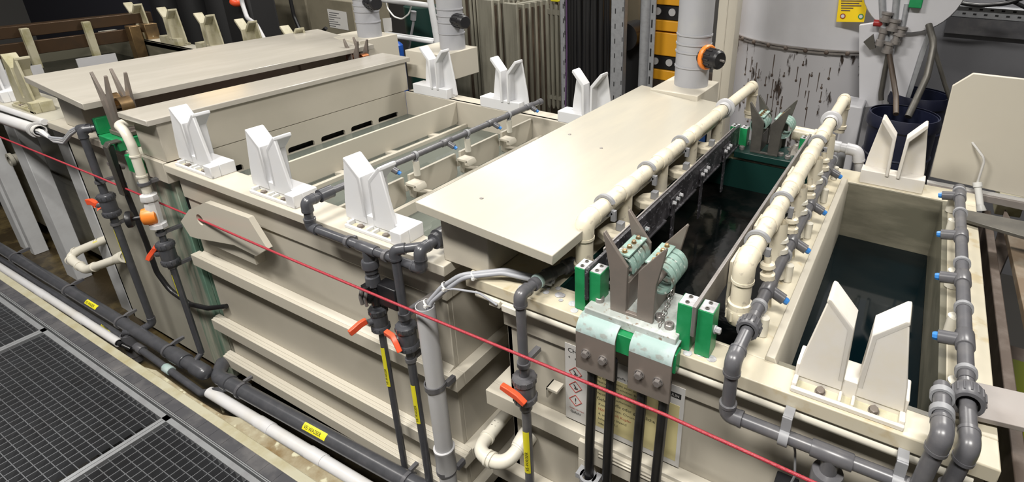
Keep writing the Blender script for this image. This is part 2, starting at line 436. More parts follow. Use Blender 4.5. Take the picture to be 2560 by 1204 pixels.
# plate split round the hole: fan of quads from hole ring to the outline
n = len(poly)
def ray_hit(c, a):
    best = None
    for i in range(n):
        x1, y1 = poly[i]; x2, y2 = poly[(i + 1) % n]
        dx, dy = math.cos(a), math.sin(a); ex, ey = x2 - x1, y2 - y1
        den = dx * ey - dy * ex
        if abs(den) < 1e-9: continue
        t = ((x1 - c[0]) * ey - (y1 - c[1]) * ex) / den; s_ = ((x1 - c[0]) * dy - (y1 - c[1]) * dx) / den
        if t > 0 and -1e-6 <= s_ <= 1 + 1e-6 and (best is None or t < best): best = t
    return (c[0] + math.cos(a) * best, c[1] + math.sin(a) * best)
c0 = (hc.x, hc.z)
angs = sorted([2 * PI * k / 20 for k in range(20)] + [math.atan2(p[1] - c0[1], p[0] - c0[0]) % (2 * PI) for p in poly])
inn = [(c0[0] + hr * math.cos(a), c0[1] + hr * math.sin(a)) for a in angs]; outp = [ray_hit(c0, a) for a in angs]
K = len(angs); y0, y1 = 1.085, 1.108
vs = [(p[0], y0, p[1]) for p in inn] + [(p[0], y0, p[1]) for p in outp] + [(p[0], y1, p[1]) for p in inn] + [(p[0], y1, p[1]) for p in outp]
fs = []
for i in range(K):
    j = (i + 1) % K
    fs += [(i, K + i, K + j, j)[::-1], (2 * K + i, 2 * K + j, 3 * K + j, 3 * K + i)[::-1], (K + i, 3 * K + i, 3 * K + j, K + j)[::-1], (i, j, 2 * K + j, 2 * K + i)[::-1]]
m.add(vs, fs)
m.box(-2.60, -2.25, 1.108, WY, 0.36, 0.50)
part(m, 'rope_lug', 'pp_light', tA)

# weir panels and ledges inside tank A
def weir(x, xl, zt, zb, lt, label, gaps=()):
    t = thing('overflow_weir', label, 'weir', (x, 1.85, zb))
    m = MB(); y0, y1 = 1.226, BYI - 0.002
    ye = [y0] + [v for g in gaps for v in g] + [y1]
    for i in range(0, len(ye), 2):
        a, b = ye[i], ye[i + 1]; c = 0.018
        m.prism([(a, zb + c), (a + c * .4, zb + c * .3), (a + c, zb), (b - c, zb), (b - c * .4, zb + c * .3), (b, zb + c), (b, zt), (a, zt)], 'x', x - 0.007, x + 0.007)
    part(m, 'panel', 'pp_light', t, 0.002)
    m = MB(); m.box(xl - 0.010, xl + 0.010, y0, y1, 0.44, lt)
    part(m, 'ledge', 'pp_light', t, 0.003)
    for y in (1.30, 1.62, 1.93, 2.24):
        m = MB(); m.prism([(x + 0.007, y - 0.004), (x + 0.007, y + 0.034), (xl - 0.008, y + 0.05), (xl - 0.008, y + 0.018)], 'z', lt - 0.030, lt - 0.008)
        part(m, 'bracket', 'pp_light', t)
    return t
weir(-2.368, -2.300, 0.695, 0.563, 0.574, 'left upright beige weir panel with ledge inside the rinse tank')
weir(-1.820, -1.750, 0.688, 0.570, 0.603, 'right beige weir panel with gaps for pipe supports, beside the covered box', gaps=((1.555, 1.585), (1.875, 1.905), (2.19, 2.22)))
m = MB(); m.box(-2.784, -2.309, 1.2255, BYI - .001, 0.549, 0.553); m.box(-2.291, -1.76, 1.2255, BYI - .001, 0.549, 0.553); m.box(-1.74, -1.25, 1.2255, BYI - .001, 0.549, 0.553)
single(m, 'rinse_water', 'water_green', 'clear greenish rinse water standing in the beige rinse tank', 'water')
m = MB(); m.box(-2.784, -1.236, 1.172, BYI - .001, 0.18, 0.20)
single(m, 'tank_false_bottom', 'pp_grey', 'submerged grey-beige false bottom seen through the rinse water', 'plate')

# tall covered box left of tank A
tb = thing('cover_box', 'tall closed beige box with flat lid standing between clamp and first white guide', 'box', (-2.90, 1.83, 0.70))
m = MB()
m.box(-2.985, -2.786, 1.125, 2.52, 0.702, 0.878); part(m, 'box_wall', 'pp_beige', tb, 0.003)
m = MB(); m.box(-2.985, -2.80, 1.112, 1.16, 0.60, 0.70); part(m, 'front_foot', 'pp_beige', tb, 0.003)
m = MB(); m.box(-3.012, -2.772, 1.09, 2.55, 0.879, 0.905); part(m, 'lid', 'pp_lid_grey', tb, 0.003)

# ------------------------------------------------------------------ tank B (plating tank, right)
tB = thing('plating_tank', 'large cream plating tank on the right with dark bath and wide front rim', 'tank', (-0.38, 1.85, -0.6))
m = MB()
m.box(-0.965, 0.30, WY, WY + 0.02, -0.45, 0.53); m.box(-0.97, 0.305, WY - 0.010, WY + 0.02, 0.536, 0.664)
m.box(-0.965, -0.945, WY, 2.54, -0.6, 0.664); m.box(0.28, 0.30, WY, 2.54, -0.6, 0.664); m.box(-0.965, 0.30, 2.52, 2.54, -0.6, 0.664)
part(m, 'tank_wall', 'pp_beige', tB, 0.003)
m = MB()
m.box(-1.083, 0.317, FY, 1.195, 0.660, RZ); m.box(-1.083, 0.317, 2.462, BYO, 0.660, RZ)
m.box(-1.083, -0.80, 1.195, 2.462, 0.660, RZ); m.box(0.217, 0.317, 1.195, 2.462, 0.660, RZ); m.box(-0.235, -0.182, 1.195, 2.462, 0.660, RZ)
m.box(-0.80, -0.235, 1.195, 1.205, 0.66, RZ)
part(m, 'rim', 'pp_cream', tB, 0.003)
m = MB(); m.prism([(-0.182, 0.712), (-0.160, 0.712), (-0.150, 0.69), (-0.15, 0.2), (-0.168, 0.2), (-0.168, .2), (-0.181, .2)], 'y', 1.196, 2.461)
part(m, 'divider', 'pp_light', tB, 0.002)
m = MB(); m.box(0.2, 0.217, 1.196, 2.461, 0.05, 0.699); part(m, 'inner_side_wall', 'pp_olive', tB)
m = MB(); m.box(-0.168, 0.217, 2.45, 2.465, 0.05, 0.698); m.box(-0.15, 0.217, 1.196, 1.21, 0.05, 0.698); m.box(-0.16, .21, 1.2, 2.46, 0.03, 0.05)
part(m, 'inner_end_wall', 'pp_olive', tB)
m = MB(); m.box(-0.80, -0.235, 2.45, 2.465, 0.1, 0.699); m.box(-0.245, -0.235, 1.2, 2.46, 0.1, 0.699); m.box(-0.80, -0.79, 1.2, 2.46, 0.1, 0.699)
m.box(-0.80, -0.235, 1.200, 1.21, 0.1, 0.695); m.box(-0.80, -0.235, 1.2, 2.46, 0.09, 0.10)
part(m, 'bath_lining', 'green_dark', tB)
m = MB(); d = 0.06
m.box(-1.04, 0.34, FY, WY, 0.201, 0.262); m.box(-1.04, -0.965, WY, 2.4, 0.201, 0.262)
part(m, 'stiffening_rib', 'pp_light', tB, 0.002)
m = MB(); m.box(-0.672, 0.34, FY - 0.012, WY - .002, 0.175, 0.248); m.box(-0.672, -0.62, FY - 0.012, WY - .002, -0.3, 0.175); m.box(-0.60, 0.34, FY - 0.016, FY - 0.010, 0.235, 0.240)
m.box(-0.60, 0.34, FY - 0.016, FY - 0.010, 0.222, 0.227)
part(m, 'reinforcing_frame', 'pp_light', tB, 0.002)
m = MB(); m.box(-1.04, 0.34, FY, WY, -0.135, -0.075); m.box(-1.04, 0.34, FY, WY, -0.36, -0.3)
part(m, 'stiffening_rib', 'pp_light', tB, 0.002)
m = MB(); m.tube([(-1.05, 1.125, 0.640), (0.28, 1.125, 0.640)], 0.016, 14); part(m, 'edge_rod', 'ivory', tB)
m = MB(); m.box(-0.789, -0.246, 1.211, 2.449, 0.560, 0.564)
single(m, 'plating_bath', 'bath_dark', 'black glossy plating solution between the two long metal bars', 'liquid')
m = MB(); m.box(-0.149, 0.199, 1.211, 2.449, 0.446, 0.450)
single(m, 'rinse_bath', 'bath_teal', 'dark teal liquid in the narrow right compartment', 'liquid')
# sheet crud on the rim near the lid
m = MB()
random.seed(3)
for i in range(16):
    cx = -0.86 + random.uniform(-.10, .13); cy = 1.165 + random.uniform(-.025, .03)
    m.sphere((cx, cy, 0.702), random.uniform(.006, .014), 8, 0, 0.2)
for x, y in ((-0.70, 1.125), (-0.72, 1.15), (-0.36, 1.12), (-0.33, 1.135), (-0.30, 1.13)):
    m.sphere((x, y, 0.701), random.uniform(.008, .014), 8, 0, 0.12)
o = single(m, 'salt_crust', 'crud', 'grey-white crystallised salt crust on the front rim beside the green blocks', 'crust')
o['kind'] = 'stuff'

# ------------------------------------------------------------------ hood boxes, lids, vents
def hood(name_label, x0, x1, ztop0, tx, lid_label):
    t = thing('extraction_box', name_label, 'box', ((x0 + x1) / 2, 1.85, 0.70))
    m = MB(); m.box(x0, x1, 1.140, 2.56, 0.702, 0.866); part(m, 'box_wall', 'pp_beige', t, 0.003)
    return t
hood('beige extraction duct box carrying the big cream lid between the two tanks', -1.195, -1.012, 0.87, 0, '')
def lid(x0, x1, y0, y1, zl, zr, mt, label, th=0.030):
    m = MB()
    m.prism([(x0, zl - th), (x1, zr - th), (x1, zr), (x0, zl)], 'y', y0, y1)
    return single(m, 'flat_cover', mt, label, 'lid', bevel=0.002)
L1 = lid(-1.232, -0.742, 1.085, 2.66, 0.922, 0.886, 'pp_lid', 'large cream flat lid sloping towards the cream pipe, with three screw heads')
for (u, v) in ((1424, 341), (1503, 368), (1204, 498)):
    m = MB(); p = U(u, v, 'z', 0.908); zz = 0.922 + (p.x + 1.232) / 0.49 * (-0.036)
    m.lathe([(0, 0.0), (0.0065, 0), (0.006, 0.002), (0.003, 0.0026), (0, 0.0026)], (p.x, p.y, zz - .0002), (0, 0, 1), 14)
    o = _mk(m, 'screw_head', 'steel_light', WL[L1], 0); o.parent = L1
# tank C box below second lid
tC = thing('side_tank', 'narrow beige-grey tank at left under the second lid, stained green on its right side', 'tank', (-3.4, 1.85, -0.6))
m = MB(); m.box(-3.87, -3.021, WY, WY + 0.02, -0.55, 0.66); m.box(-3.87, -3.85, WY, 2.5, -0.55, 0.66); m.box(-3.87, -2.84, 2.48, 2.5, -.55, .66)
part(m, 'tank_wall', 'pp_grey', tC, 0.003)
m = MB(); m.box(-3.02, -2.835, WY - 0.004, WY + 0.02, -0.55, 0.66); m.box(-2.855, -2.835, WY + .02, 2.48, -0.55, 0.60)
part(m, 'stained_corner', 'pp_green_stain', tC, 0.003, 'corner streaked with green copper salts')
m = MB(); m.box(-3.90, -2.99, FY, 1.215, 0.662, RZ); m.box(-3.90, -3.80, 1.215, 2.5, 0.662, RZ); m.box(-3.90, -2.99, 2.47, 2.6, .662, RZ)
part(m, 'rim', 'pp_beige', tC, 0.003)
m = MB(); m.box(-3.80, -2.991, 1.215, 2.47, 0.60, 0.604)
single(m, 'dark_red_bath', 'bath_red', 'dark red liquid glimpsed under the left lid', 'liquid')
t = thing('extraction_box', 'beige duct box under the left grey lid', 'box', (-3.66, 1.85, 0.70))
m = MB(); m.box(-3.76, -3.52, 1.14, 2.56, 0.702, 0.876); m.box(-3.52, -3.5, 2.3, 2.56, .702, .87); part(m, 'box_wall', 'pp_beige', t, 0.003)
LB = lid(-3.80, -3.24, 1.06, 2.68, 0.962, 0.912, 'pp_lid_grey', 'long grey-beige lid at upper left reflecting a yellow light')
# vents
def vent(label, boxx0, boxx1, ztop, zbot, px, py, r, zt=2.6, rings=(), cap_z=None, cap_dir=(0.8, -0.6, 0), cap_ring=False, cr=0.055):
    t = thing('vent_duct', label, 'vent duct', (px, py, zbot))
    m = MB(); m.box(boxx0, boxx1, 2.605, 2.93, zbot, ztop); part(m, 'connection_box', 'pp_light', t, 0.003)
    m = MB(); prof = [(r, 0)]
    for h in rings: prof += [(r, h - 0.004), (r + 0.004, h - 0.004), (r + 0.004, h + 0.004), (r, h + 0.004)]
    prof += [(r * 0.99, zt - ztop)]
    m.lathe(prof, (px, py, ztop), (0, 0, 1), 40)
    part(m, 'duct_pipe', 'vent_grey', t)
    if cap_z:
        d = Vector(cap_dir).normalized(); o = Vector((px, py, cap_z)) + d * (r * 0.8)
        m = MB(); m.lathe([(cr * 1.05, 0), (cr * 1.05, r * .3), (cr, r * .3), (cr * .98, r * .2 + .09), (cr * .8, r * .2 + .1), (0, r * .2 + .1)], o, d, 24)
        for k in range(12):
            a = k * PI / 6; up = Vector((0, 0, 1)); s_ = d.cross(up).normalized()
            q = o + d * (r * .3) + (s_ * math.cos(a) + up * math.sin(a)) * cr
            m.tube([q, q + d * 0.055], 0.004, 6)
        cp = part(m, 'damper_cap', 'black', t)
        if cap_ring:
            m = MB(); m.lathe([(cr * .7, r * .25), (cr * 1.28, r * .25), (cr * 1.32, r * .25 + .012), (cr * 1.2, r * .25 + .02), (cr, r * .25 + .02)], o, d, 28)
            part(m, 'seal_ring', 'orange', cp)
            m = MB(); m.cyl(o + d * (r * .2 + .1), o + d * (r * .2 + .125), 0.006, 10); part(m, 'stud', 'steel_light', cp)
    return t
v3 = vent('widest grey vent duct with orange sealed black knob, right of the yellow bins', -1.16, -0.905, 0.925, 0.76, -1.015, 2.80, 0.088, 2.9,
     rings=(0.10, 0.175, 0.215, 0.26), cap_z=1.085, cap_dir=(0.9, -0.42, 0), cap_ring=True, cr=0.048)
v2 = vent('grey vent duct with black knob behind the first back guide', -2.87, -2.555, 0.93, 0.76, -2.655, 2.81, 0.080, 2.9,
     rings=(0.10, 0.17, 0.21, 0.25), cap_z=1.115, cap_dir=(0.95, -0.3, 0), cr=0.042)
v1 = vent('grey vent duct at far left behind the small copper clamp', -3.62, -3.285, 0.94, 0.76, -3.385, 2.78, 0.080, 2.9,
     rings=(0.10, 0.17, 0.21, 0.25), cap_z=1.175, cap_dir=(0.95, -0.3, 0), cr=0.045)
# ------------------------------------------------------------------ white bar guides
def make_guide(label, loc, white='guide_white', group='white plastic bar guides', off=0.0):
    """V guide, bolted side towards -Y; origin at the middle of its footprint; off shifts the fork on the base"""
    X, Y, Z = loc
    t = thing('bar_guide', label, 'bar guide', loc, group)
    m = MB(); w = 0.130; h = 0.062; xl = X - w + off * .35; xr = X + w
    m.box(xl, xr, Y - 0.012, Y + 0.047, Z, Z + h)                 # rear block
    m.box(xl, xr, Y - 0.047, Y - 0.038, Z, Z + 0.016)             # front lip
    m.box(xl, xl + 0.012, Y - 0.038, Y - 0.012, Z, Z + 0.024); m.box(xr - (.05 if off else .014), xr, Y - (0.047 if off else .038), Y - 0.012, Z, Z + (h if off else 0.024))
    xm = X + off * .6
    m.box(xm - 0.020, xm - 0.012, Y - 0.038, Y - 0.012, Z, Z + 0.020); m.box(xm + 0.010, xm + 0.018, Y - 0.038, Y - 0.012, Z, Z + 0.020)
    part(m, 'base', white, t, 0.003)
    m = MB(); m.box(xl + 0.012, xr - (.05 if off else 0.014), Y - 0.038, Y - 0.012, Z, Z + 0.005)
    part(m, 'pocket', ['pocket', 'guide_warm'], t)
    F = X + off
    for s in (-1, 1):
        m = MB()   # gusset web on the bolted side
        m.prism([(F + s * 0.126, Z + .02), (F + s * 0.118, Z + 0.10), (F + s * 0.086, Z + 0.300), (F + s * 0.020, Z + 0.226), (F + s * 0.015, Z + .02)], 'y', Y - 0.014, Y - 0.002)
        # bent guide strip
        m.prism([(F + s * 0.015, Z + 0.05), (F + s * 0.030, Z + 0.05), (F + s * 0.034, Z + 0.220), (F + s * 0.090, Z + 0.288), (F + s * 0.087, Z + 0.302), (F + s * 0.078, Z + 0.300), (F + s * 0.020, Z + 0.230)], 'y', Y - 0.0142, Y + 0.052)
        part(m, 'fork_arm', white, t, 0.003)
        m = MB(); m.hexbolt((xm + s * 0.062, Y - 0.025, Z + 0.005), (0, 0, 1), 0.0105, 0.010)
        part(m, 'bolt', 'steel_brown', t)
    return t
GF = 1.176; GB = 2.536; SF = (1, 1.08, .84); SBk = (1, 1, .98)
def gd(src, x, y, lb, sc, back=False, **k):
    o = dup(src, (x, y, RZ), lb, rotz=PI if back else None, **k); o.scale = sc; return o
g0 = make_guide('white bar guide on the front rim of the rinse tank, nearest the tall cover box', (-2.575, GF, RZ), off=-0.055)
g0.scale = SF
gd(g0, -2.046, GF, 'white bar guide in the middle of the three on the rinse tank front rim', SF)
gd(g0, -1.497, GF, 'white bar guide on the rinse tank front rim, nearest the big cream lid', SF)
gd(g0, -2.582, GB, 'white bar guide on the rinse tank back rim, in front of a grey vent duct', SBk, True)
gd(g0, -2.050, GB, 'white bar guide on the rinse tank back rim in front of the ribbed radiators', SBk, True)
gd(g0, -1.515, GB, 'white bar guide on the rinse tank back rim in front of the black cable bundle', SBk, True)
gN = make_guide('large nearest bar guide, off-white with stained bolt pockets, on the right front rim', (0.016, 1.175, RZ), white='guide_warm')
gN.scale = (0.93, 1.24, 0.83)
gd(gN, 0.005, 2.530, 'warm white bar guide on the back rim in front of the dark blue drum', (.93, 1.1, .96), True)
om = {'guide_white': 'guide_old', 'guide_warm': 'guide_old'}
gd(g0, -4.62, GF, 'white bar guide cut off by the left photo edge', (1, 1, 1.0))
gd(g0, -4.23, GF, 'yellowed bar guide at far left beside the white one, near the white conduit', (1, 1, .95), matmap=om, group='yellowed bar guides on the far left tank')
for x, lb in ((-6.02, 'yellowed bar guide on the far tank, farthest left and partly shadowed beside the bronze rail'),
              (-5.49, 'yellowed bar guide on the far tank, second from the bronze rail'),
              (-4.96, 'pale yellowed bar guide on the far tank, third from the bronze rail'),
              (-4.43, 'dirty white bar guide on the far tank with a grey hose behind it'),
              (-3.90, 'mossy yellow bar guide on the far tank, standing lowest just above the grey lid')):
    gd(g0, x, GB, lb, SBk, True, matmap=om, group='yellowed bar guides on the far left tank')

# ------------------------------------------------------------------ spray pipes
def sock(m, p, d, r, L=0.02):
    p = Vector(p); d = Vector(d).normalized()
    m.lathe([(r * .9, -L), (r * 1.18, -L), (r * 1.24, -L + .002), (r * 1.24, L - .002), (r * 1.18, L), (r * .9, L)], p, d, 18)
def clampY(t, x, y, z, r, matn='clamp_grey', leg=0.05, name='pipe_clamp', ax='y', w=0.012):
    m = MB(); d = (0, 1, 0) if ax == 'y' else ((1, 0, 0) if ax == 'x' else (0, 0, 1))
    o = Vector((x, y, z)) - Vector(d) * w / 2
    m.lathe([(r * 1.02, 0), (r * 1.32, 0), (r * 1.32, w), (r * 1.02, w)], o, d, 20)
    if leg and ax == 'y': m.box(x - r * .7, x + r * .7, y - w / 2, y + w / 2, z - r - leg, z - r)
    return part(m, name, matn, t)
def spray(label, x, z, y0, y1, r, tees, clamps, tdir, post_dx=0.0, postz=0.705, endcap=True, postmat='ivory', pr=0.013, tl=0.042):
    t = thing('spray_pipe', label, 'pipe', (x, (y0 + y1) / 2, z - 0.07))
    m = MB(); m.tube([(x, y0, z), (x, y1, z)], r, 20); part(m, 'pipe', 'pvc_mid', t)
    for y in tees:
        m = MB(); sock(m, (x, y, z), (0, 1, 0), r, 0.030)
        d = Vector(tdir).normalized()
        m.lathe([(r * .8, 0), (r * .95, 0), (r * .95, tl), (r * .8, tl)], (x, y, z), d, 16)
        tp = part(m, 'tee', 'pvc_mid', t)
        m = MB(); o = Vector((x, y, z)) + d * (tl * .92)
        m.lathe([(0, 0), (r * .62, 0), (r * .62, 0.012), (r * .5, 0.017), (0, 0.017)], o, d, 8); part(m, 'spray_nozzle', 'blue_cap', tp)
    for y in clamps:
        clampY(t, x, y, z, r, leg=0.012)
        m = MB(); m.lathe([(0, 0), (pr, 0), (pr, z - r - 0.012 - postz), (0, z - r - 0.012 - postz)], (x + post_dx, y, postz), (0, 0, 1), 14)
        part(m, 'support_post', postmat, t)
    if endcap:
        m = MB(); m.lathe([(r, -0.02), (r * 1.25, -0.02), (r * 1.25, 0.008), (r, 0.012), (0, 0.012)], (x, y1, z), (0, 1, 0), 18); part(m, 'end_cap', 'pvc_mid', t)
    return t
SA = spray('dark grey spray pipe with blue nozzles crossing above the beige rinse tank', -1.763, 0.790, 1.16, 2.50, 0.0135,
      (1.445, 1.770, 2.085, 2.40), (1.27, 1.585, 1.905, 2.220), (0.80, 0.28, -0.50), postz=0.70, pr=0.014)
SA_posts = None
SB = spray('grey spray pipe with blue nozzles beside the second cream pipe over the right compartment', -0.232, 0.785, 1.245, 2.475, 0.0165,
      (1.378, 1.678, 1.975, 2.34), (1.285, 1.575, 1.880, 2.20, 2.455), (0.92, -0.05, -0.38), postz=0.702, pr=0.014, post_dx=0.018, tl=0.050)
SR = spray('grey spray pipe with blue nozzles along the right rim of the plating tank', 0.238, 0.785, 1.245, 2.39, 0.0175,
      (1.400, 1.700, 1.985, 2.325), (1.275, 1.545, 1.795, 2.165, 2.365), (-0.96, 0.10, -0.22), postz=0.702, pr=0.020, post_dx=-0.010, tl=0.056)

# supports of spray pipe A standing on the weir panels
for (y, lb) in ((1.585, 'nearest'), (1.905, 'middle'), (2.220, 'far')):
    m = MB(); x = -1.79
    m.box(-1.806, -1.745, y - 0.034, y + 0.020, 0.655, 0.668); m.box(-1.813, -1.803, y - 0.034, y - .001, 0.625, 0.655)
    m.prism([(-1.745, 0.668), (-1.735, 0.655), (-1.735, 0.640), (-1.762, 0.640), (-1.762, 0.655)], 'y', y - .034, y + .020)
    o = part(m, 'support_bracket', 'pp_light', SA, 0.002)

# ------------------------------------------------------------------ big cream suction pipes
def elbow(m, a, c, b, r, k=1.14, L=None):
    a, b, c = Vector(a), Vector(b), Vector(c); L = L or r * 1.9
    p = c + (a - c).normalized() * L; q = c + (b - c).normalized() * L
    m.tube([p, c, q], r * k, 20, fil=L * 0.8, n=8)
    for e, d in ((p, (a - c)), (q, (b - c))):
        m.lathe([(r * k, -.004), (r * k * 1.05, -.004), (r * k * 1.05, .004), (r, .005)], e, d, 20)
def cream_pipe(label, x, z, y0, y1, zl, zf, risers, rings, clamps, flange, rdx=0.0):
    r = 0.0265
    t = thing('suction_pipe', label, 'pipe', (x, (y0 + y1) / 2, 0.72))
    m = MB(); m.tube([(x, y0, zl), (x, y0, z), (x, y1, z), (x, y1, zf)], r, 24, fil=0.045); part(m, 'pipe', 'pipe_cream', t)
    m = MB(); elbow(m, (x, y0, zl), (x, y0, z), (x, y0 + 1, z), r, 1.10, 0.050); part(m, 'elbow', 'pipe_cream', t)
    m = MB(); elbow(m, (x, y1, zf), (x, y1, z), (x, y1 - 1, z), r, 1.10, 0.050); part(m, 'elbow', 'pipe_cream', t)
    m = MB(); m.lathe([(r, -.01), (r * 1.22, -.008), (r * 1.22, .008), (r * 1.1, .012), (r * .85, .03)], (x, y0, zl + .02), (0, 0, -1), 20)
    part(m, 'socket', 'pipe_cream', t)
    m = MB(); m.lathe([(r, -.01), (r * 1.22, -.008), (r * 1.22, .008), (r, .012)], (x, y1, zf + .03), (0, 0, -1), 20)
    part(m, 'socket', 'pipe_cream', t)
    for y in risers:
        m = MB(); sock(m, (x, y, z), (0, 1, 0), r * .93, 0.042)
        m.lathe([(r * .92, 0), (r * .92, 0.125), (r * 1.06, 0.128), (r * 1.08, 0.14), (r * .9, 0.15), (r * .6, 0.155), (0, .155)], (x + rdx * .4, y, z), (rdx, 0, -1), 18)
        part(m, 'tee', 'pipe_cream', t)
    for y in clamps:
        m = MB(); w = 0.013
        m.lathe([(r * 1.06, 0), (r * 1.38, 0), (r * 1.38, w), (r * 1.06, w)], (x, y, z), (0, 1, 0), 22, a0=-0.35 * PI - PI / 2 + .1, a1=1.25 * PI - .1 - PI / 2 + .5)
        m.box(x + r * .9, x + r * 1.45, y, y + w, z - 0.045, z - 0.01)
        part(m, 'pipe_clamp', 'clamp_grey', t)
    m = MB(); m.lathe([(r, 0), (r * 1.55, 0), (r * 1.75, .004), (r * 1.75, 0.014), (r * 1.6, .020), (r, .020)], (x, flange, z), (0, 1, 0), 28)
    m.lathe([(r * 1.1, -.03), (r * 1.22, -.028), (r * 1.22, .0), (r * 1.1, .0)], (x, flange, z), (0, 1, 0), 24)
    part(m, 'flange', 'conduit', t)
    return t
cream_pipe('cream suction pipe beside the big cream lid, left of the plating bath', -0.752, 0.900, 1.268, 3.05, 0.735, 0.72,
           (1.53, 1.83, 2.14, 2.47), (), (1.385, 1.69, 2.0), 2.56)
P2 = cream_pipe('cream suction pipe with stained elbow, right of the plating bath', -0.283, 0.900, 1.285, 3.05, 0.755, 0.72,
           (1.56, 1.85, 2.14, 2.43), (), (1.40, 1.685, 2.29), 2.62, rdx=0.06)
m = MB()
m.lathe([(0.018, 0), (0.030, -.012), (0.034, -.03), (0.034, -.055), (0.028, -.07), (0, -.07)], (-0.283, 1.285, 0.790), (0, 0, 1), 20)
for k in range(10):
    a = k * PI / 5; m.box(-0.283 + .033 * math.cos(a) - .003, -0.283 + .033 * math.cos(a) + .003, 1.285 + .033 * math.sin(a) - .003, 1.285 + .033 * math.sin(a) + .003, .735, .762)
part(m, 'union_nut', 'pipe_cream', P2)
# small cream union valves hanging from pipe 2
for i, y in enumerate((1.40, 1.56, 1.70, 1.85, 1.99, 2.14, 2.28)):
    m = MB()
    m.lathe([(0.010, 0), (0.010, .02), (0.020, .024), (0.022, .034), (0.014, .04), (0.014, .052), (0.021, .056), (0.021, .07), (0.012, .078), (0.012, 0.16)], (-0.250, y, 0.872), (0.12, 0, -1), 12)
    part(m, 'union_fitting', 'ivory' if i % 2 else 'pipe_cream', P2)

# anode rails with insulating blocks
def rail(label, x, ztop, h, y0, y1, mats, loc_lab):
    t = thing('anode_rail', label, 'metal bar', (x, (y0 + y1) / 2, ztop - h))
    m = MB(); m.box(x - 0.005, x + 0.005, y0, y1, ztop - h, ztop)
    if h > 0.06: pass
    part(m, 'bar', mats, t, 0.0015)
    return t
RL = rail('black corroded flat rail with crystallised bolts at the left of the plating bath', -0.664, 0.846, 0.10, 1.128, 2.52, 'anode_black', '')
random.seed(5)
m = MB(); m.box(-0.674, -0.6695, 1.24, 2.46, 0.842, 0.850); part(m, 'top_edge', 'steel_light', RL, 0)
for i, y in enumerate((1.46, 1.75, 2.04, 2.33)):
    m = MB(); m.box(-0.659, -0.654, y - 0.05, y + 0.045, 0.775, 0.815); m.box(-0.656, -0.650, y - 0.045, y - 0.020, 0.60, 0.79)
    m.prism([(-0.659, 0.745), (-0.651, 0.745), (-0.651, 0.752), (-0.659, 0.752)], 'y', y - .05, y + .20)
    hk = part(m, 'anode_hook', 'anode_black', RL, 0.001)
    for dy in (-0.032, 0.0, 0.030):
        m = MB(); m.hexbolt((-0.654, y + dy, 0.795 + dy * .1), (1, 0, 0), 0.0075, 0.010); part(m, 'bolt', 'crud', hk)
RR = rail('narrow metal flat rail between the plating bath and the stained cream pipe', -0.352, 0.848, 0.09, 1.115, 2.56, 'steel_light', '')
for y, h in ((1.42, .15), (1.66, .10), (1.90, .10), (2.12, .10)):
    m = MB(); m.box(-0.345, -0.335, y - .045, y + .045, 0.84 - h, 0.838); m.box(-0.335, -0.315, y + .02, y + .045, 0.78, 0.83)
    part(m, 'spacer_plate', 'pipe_cream', RR, 0.002)
def block(label, x, y, dark=False, h=0.145, wx=0.034, wy=0.05, zb=0.702):
    t = thing('insulating_block', label, 'block', (x, y, zb), 'green insulating blocks holding the rails')
    for s, nm in ((-1, 'left'), (1, 'right')):
        m = MB()
        if s < 0: m.box(x - 0.006 - wx, x - 0.0065, y - wy / 2, y + wy / 2, zb, zb + h)
        else: m.box(x + 0.0065, x + 0.006 + wx, y - wy / 2, y + wy / 2, zb, zb + h)
        m.box(x + s * (0.0065 + wx * .04), x + s * (0.006 + wx * .96), y - wy * .46, y + wy * .46, zb + h, zb + h + 0.0015, 1)
        part(m, 'clamp_half', ['green_pe', 'crud'], t, 0.002)
        m = MB()
        for yy in (y - wy * .25, y + wy * .25): m.lathe([(0.003, .0005), (0.0055, .0005), (0.0055, .003), (0.003, .003), (0.0028, .0008), (0, .0008)], (x + s * (0.006 + wx * .5), yy, zb + h + .001), (0, 0, 1), 10)
        part(m, 'socket_screws', 'steel_dark', t)
    return t
    return t
block('green insulating block clamping the black rail at the front rim, beside the cream elbow', -0.664, 1.160, h=0.135)
bk = block('green insulating block with white crust clamping the right rail at the front rim', -0.352, 1.150, h=0.135, wx=0.040)
m = MB(); m.hexbolt((-0.306, 1.15, 0.775), (1, 0, 0), 0.009, 0.014); part(m, 'side_bolt', 'crud', bk)
block('green insulating block holding the black rail at the back rim', -0.664, 2.545, h=0.13)
block('dark green insulating block holding the right rail at the back rim', -0.352, 2.575, h=0.12)


# cream polygon blocks and discs between lid pipe and black rail
for i, y in enumerate((1.42, 1.68, 1.98, 2.28)):
    t = thing('anode_bag_holder', ['cream angular holder block beside the black rail, nearest the cream elbow', 'cream angular holder block beside the black rail, second from the elbow',
               'cream angular holder block beside the black rail, third from the elbow', 'cream angular holder block beside the black rail, farthest back'][i], 'holder block', (-0.71, y, 0.79), 'cream holder blocks beside the black rail')
    m = MB(); m.prism([(-0.775, y - .035), (-0.74, y - .055), (-0.672, y - .045), (-0.672, y + .055), (-0.72, y + .06), (-0.765, y + .02)], 'z', 0.785, 0.812)
    part(m, 'block', 'pipe_cream', t, 0.004)
    m = MB(); m.box(-0.722, -0.70, y - .012, y + .012, 0.812, 0.84); part(m, 'tab', 'clamp_grey', t, 0.002)

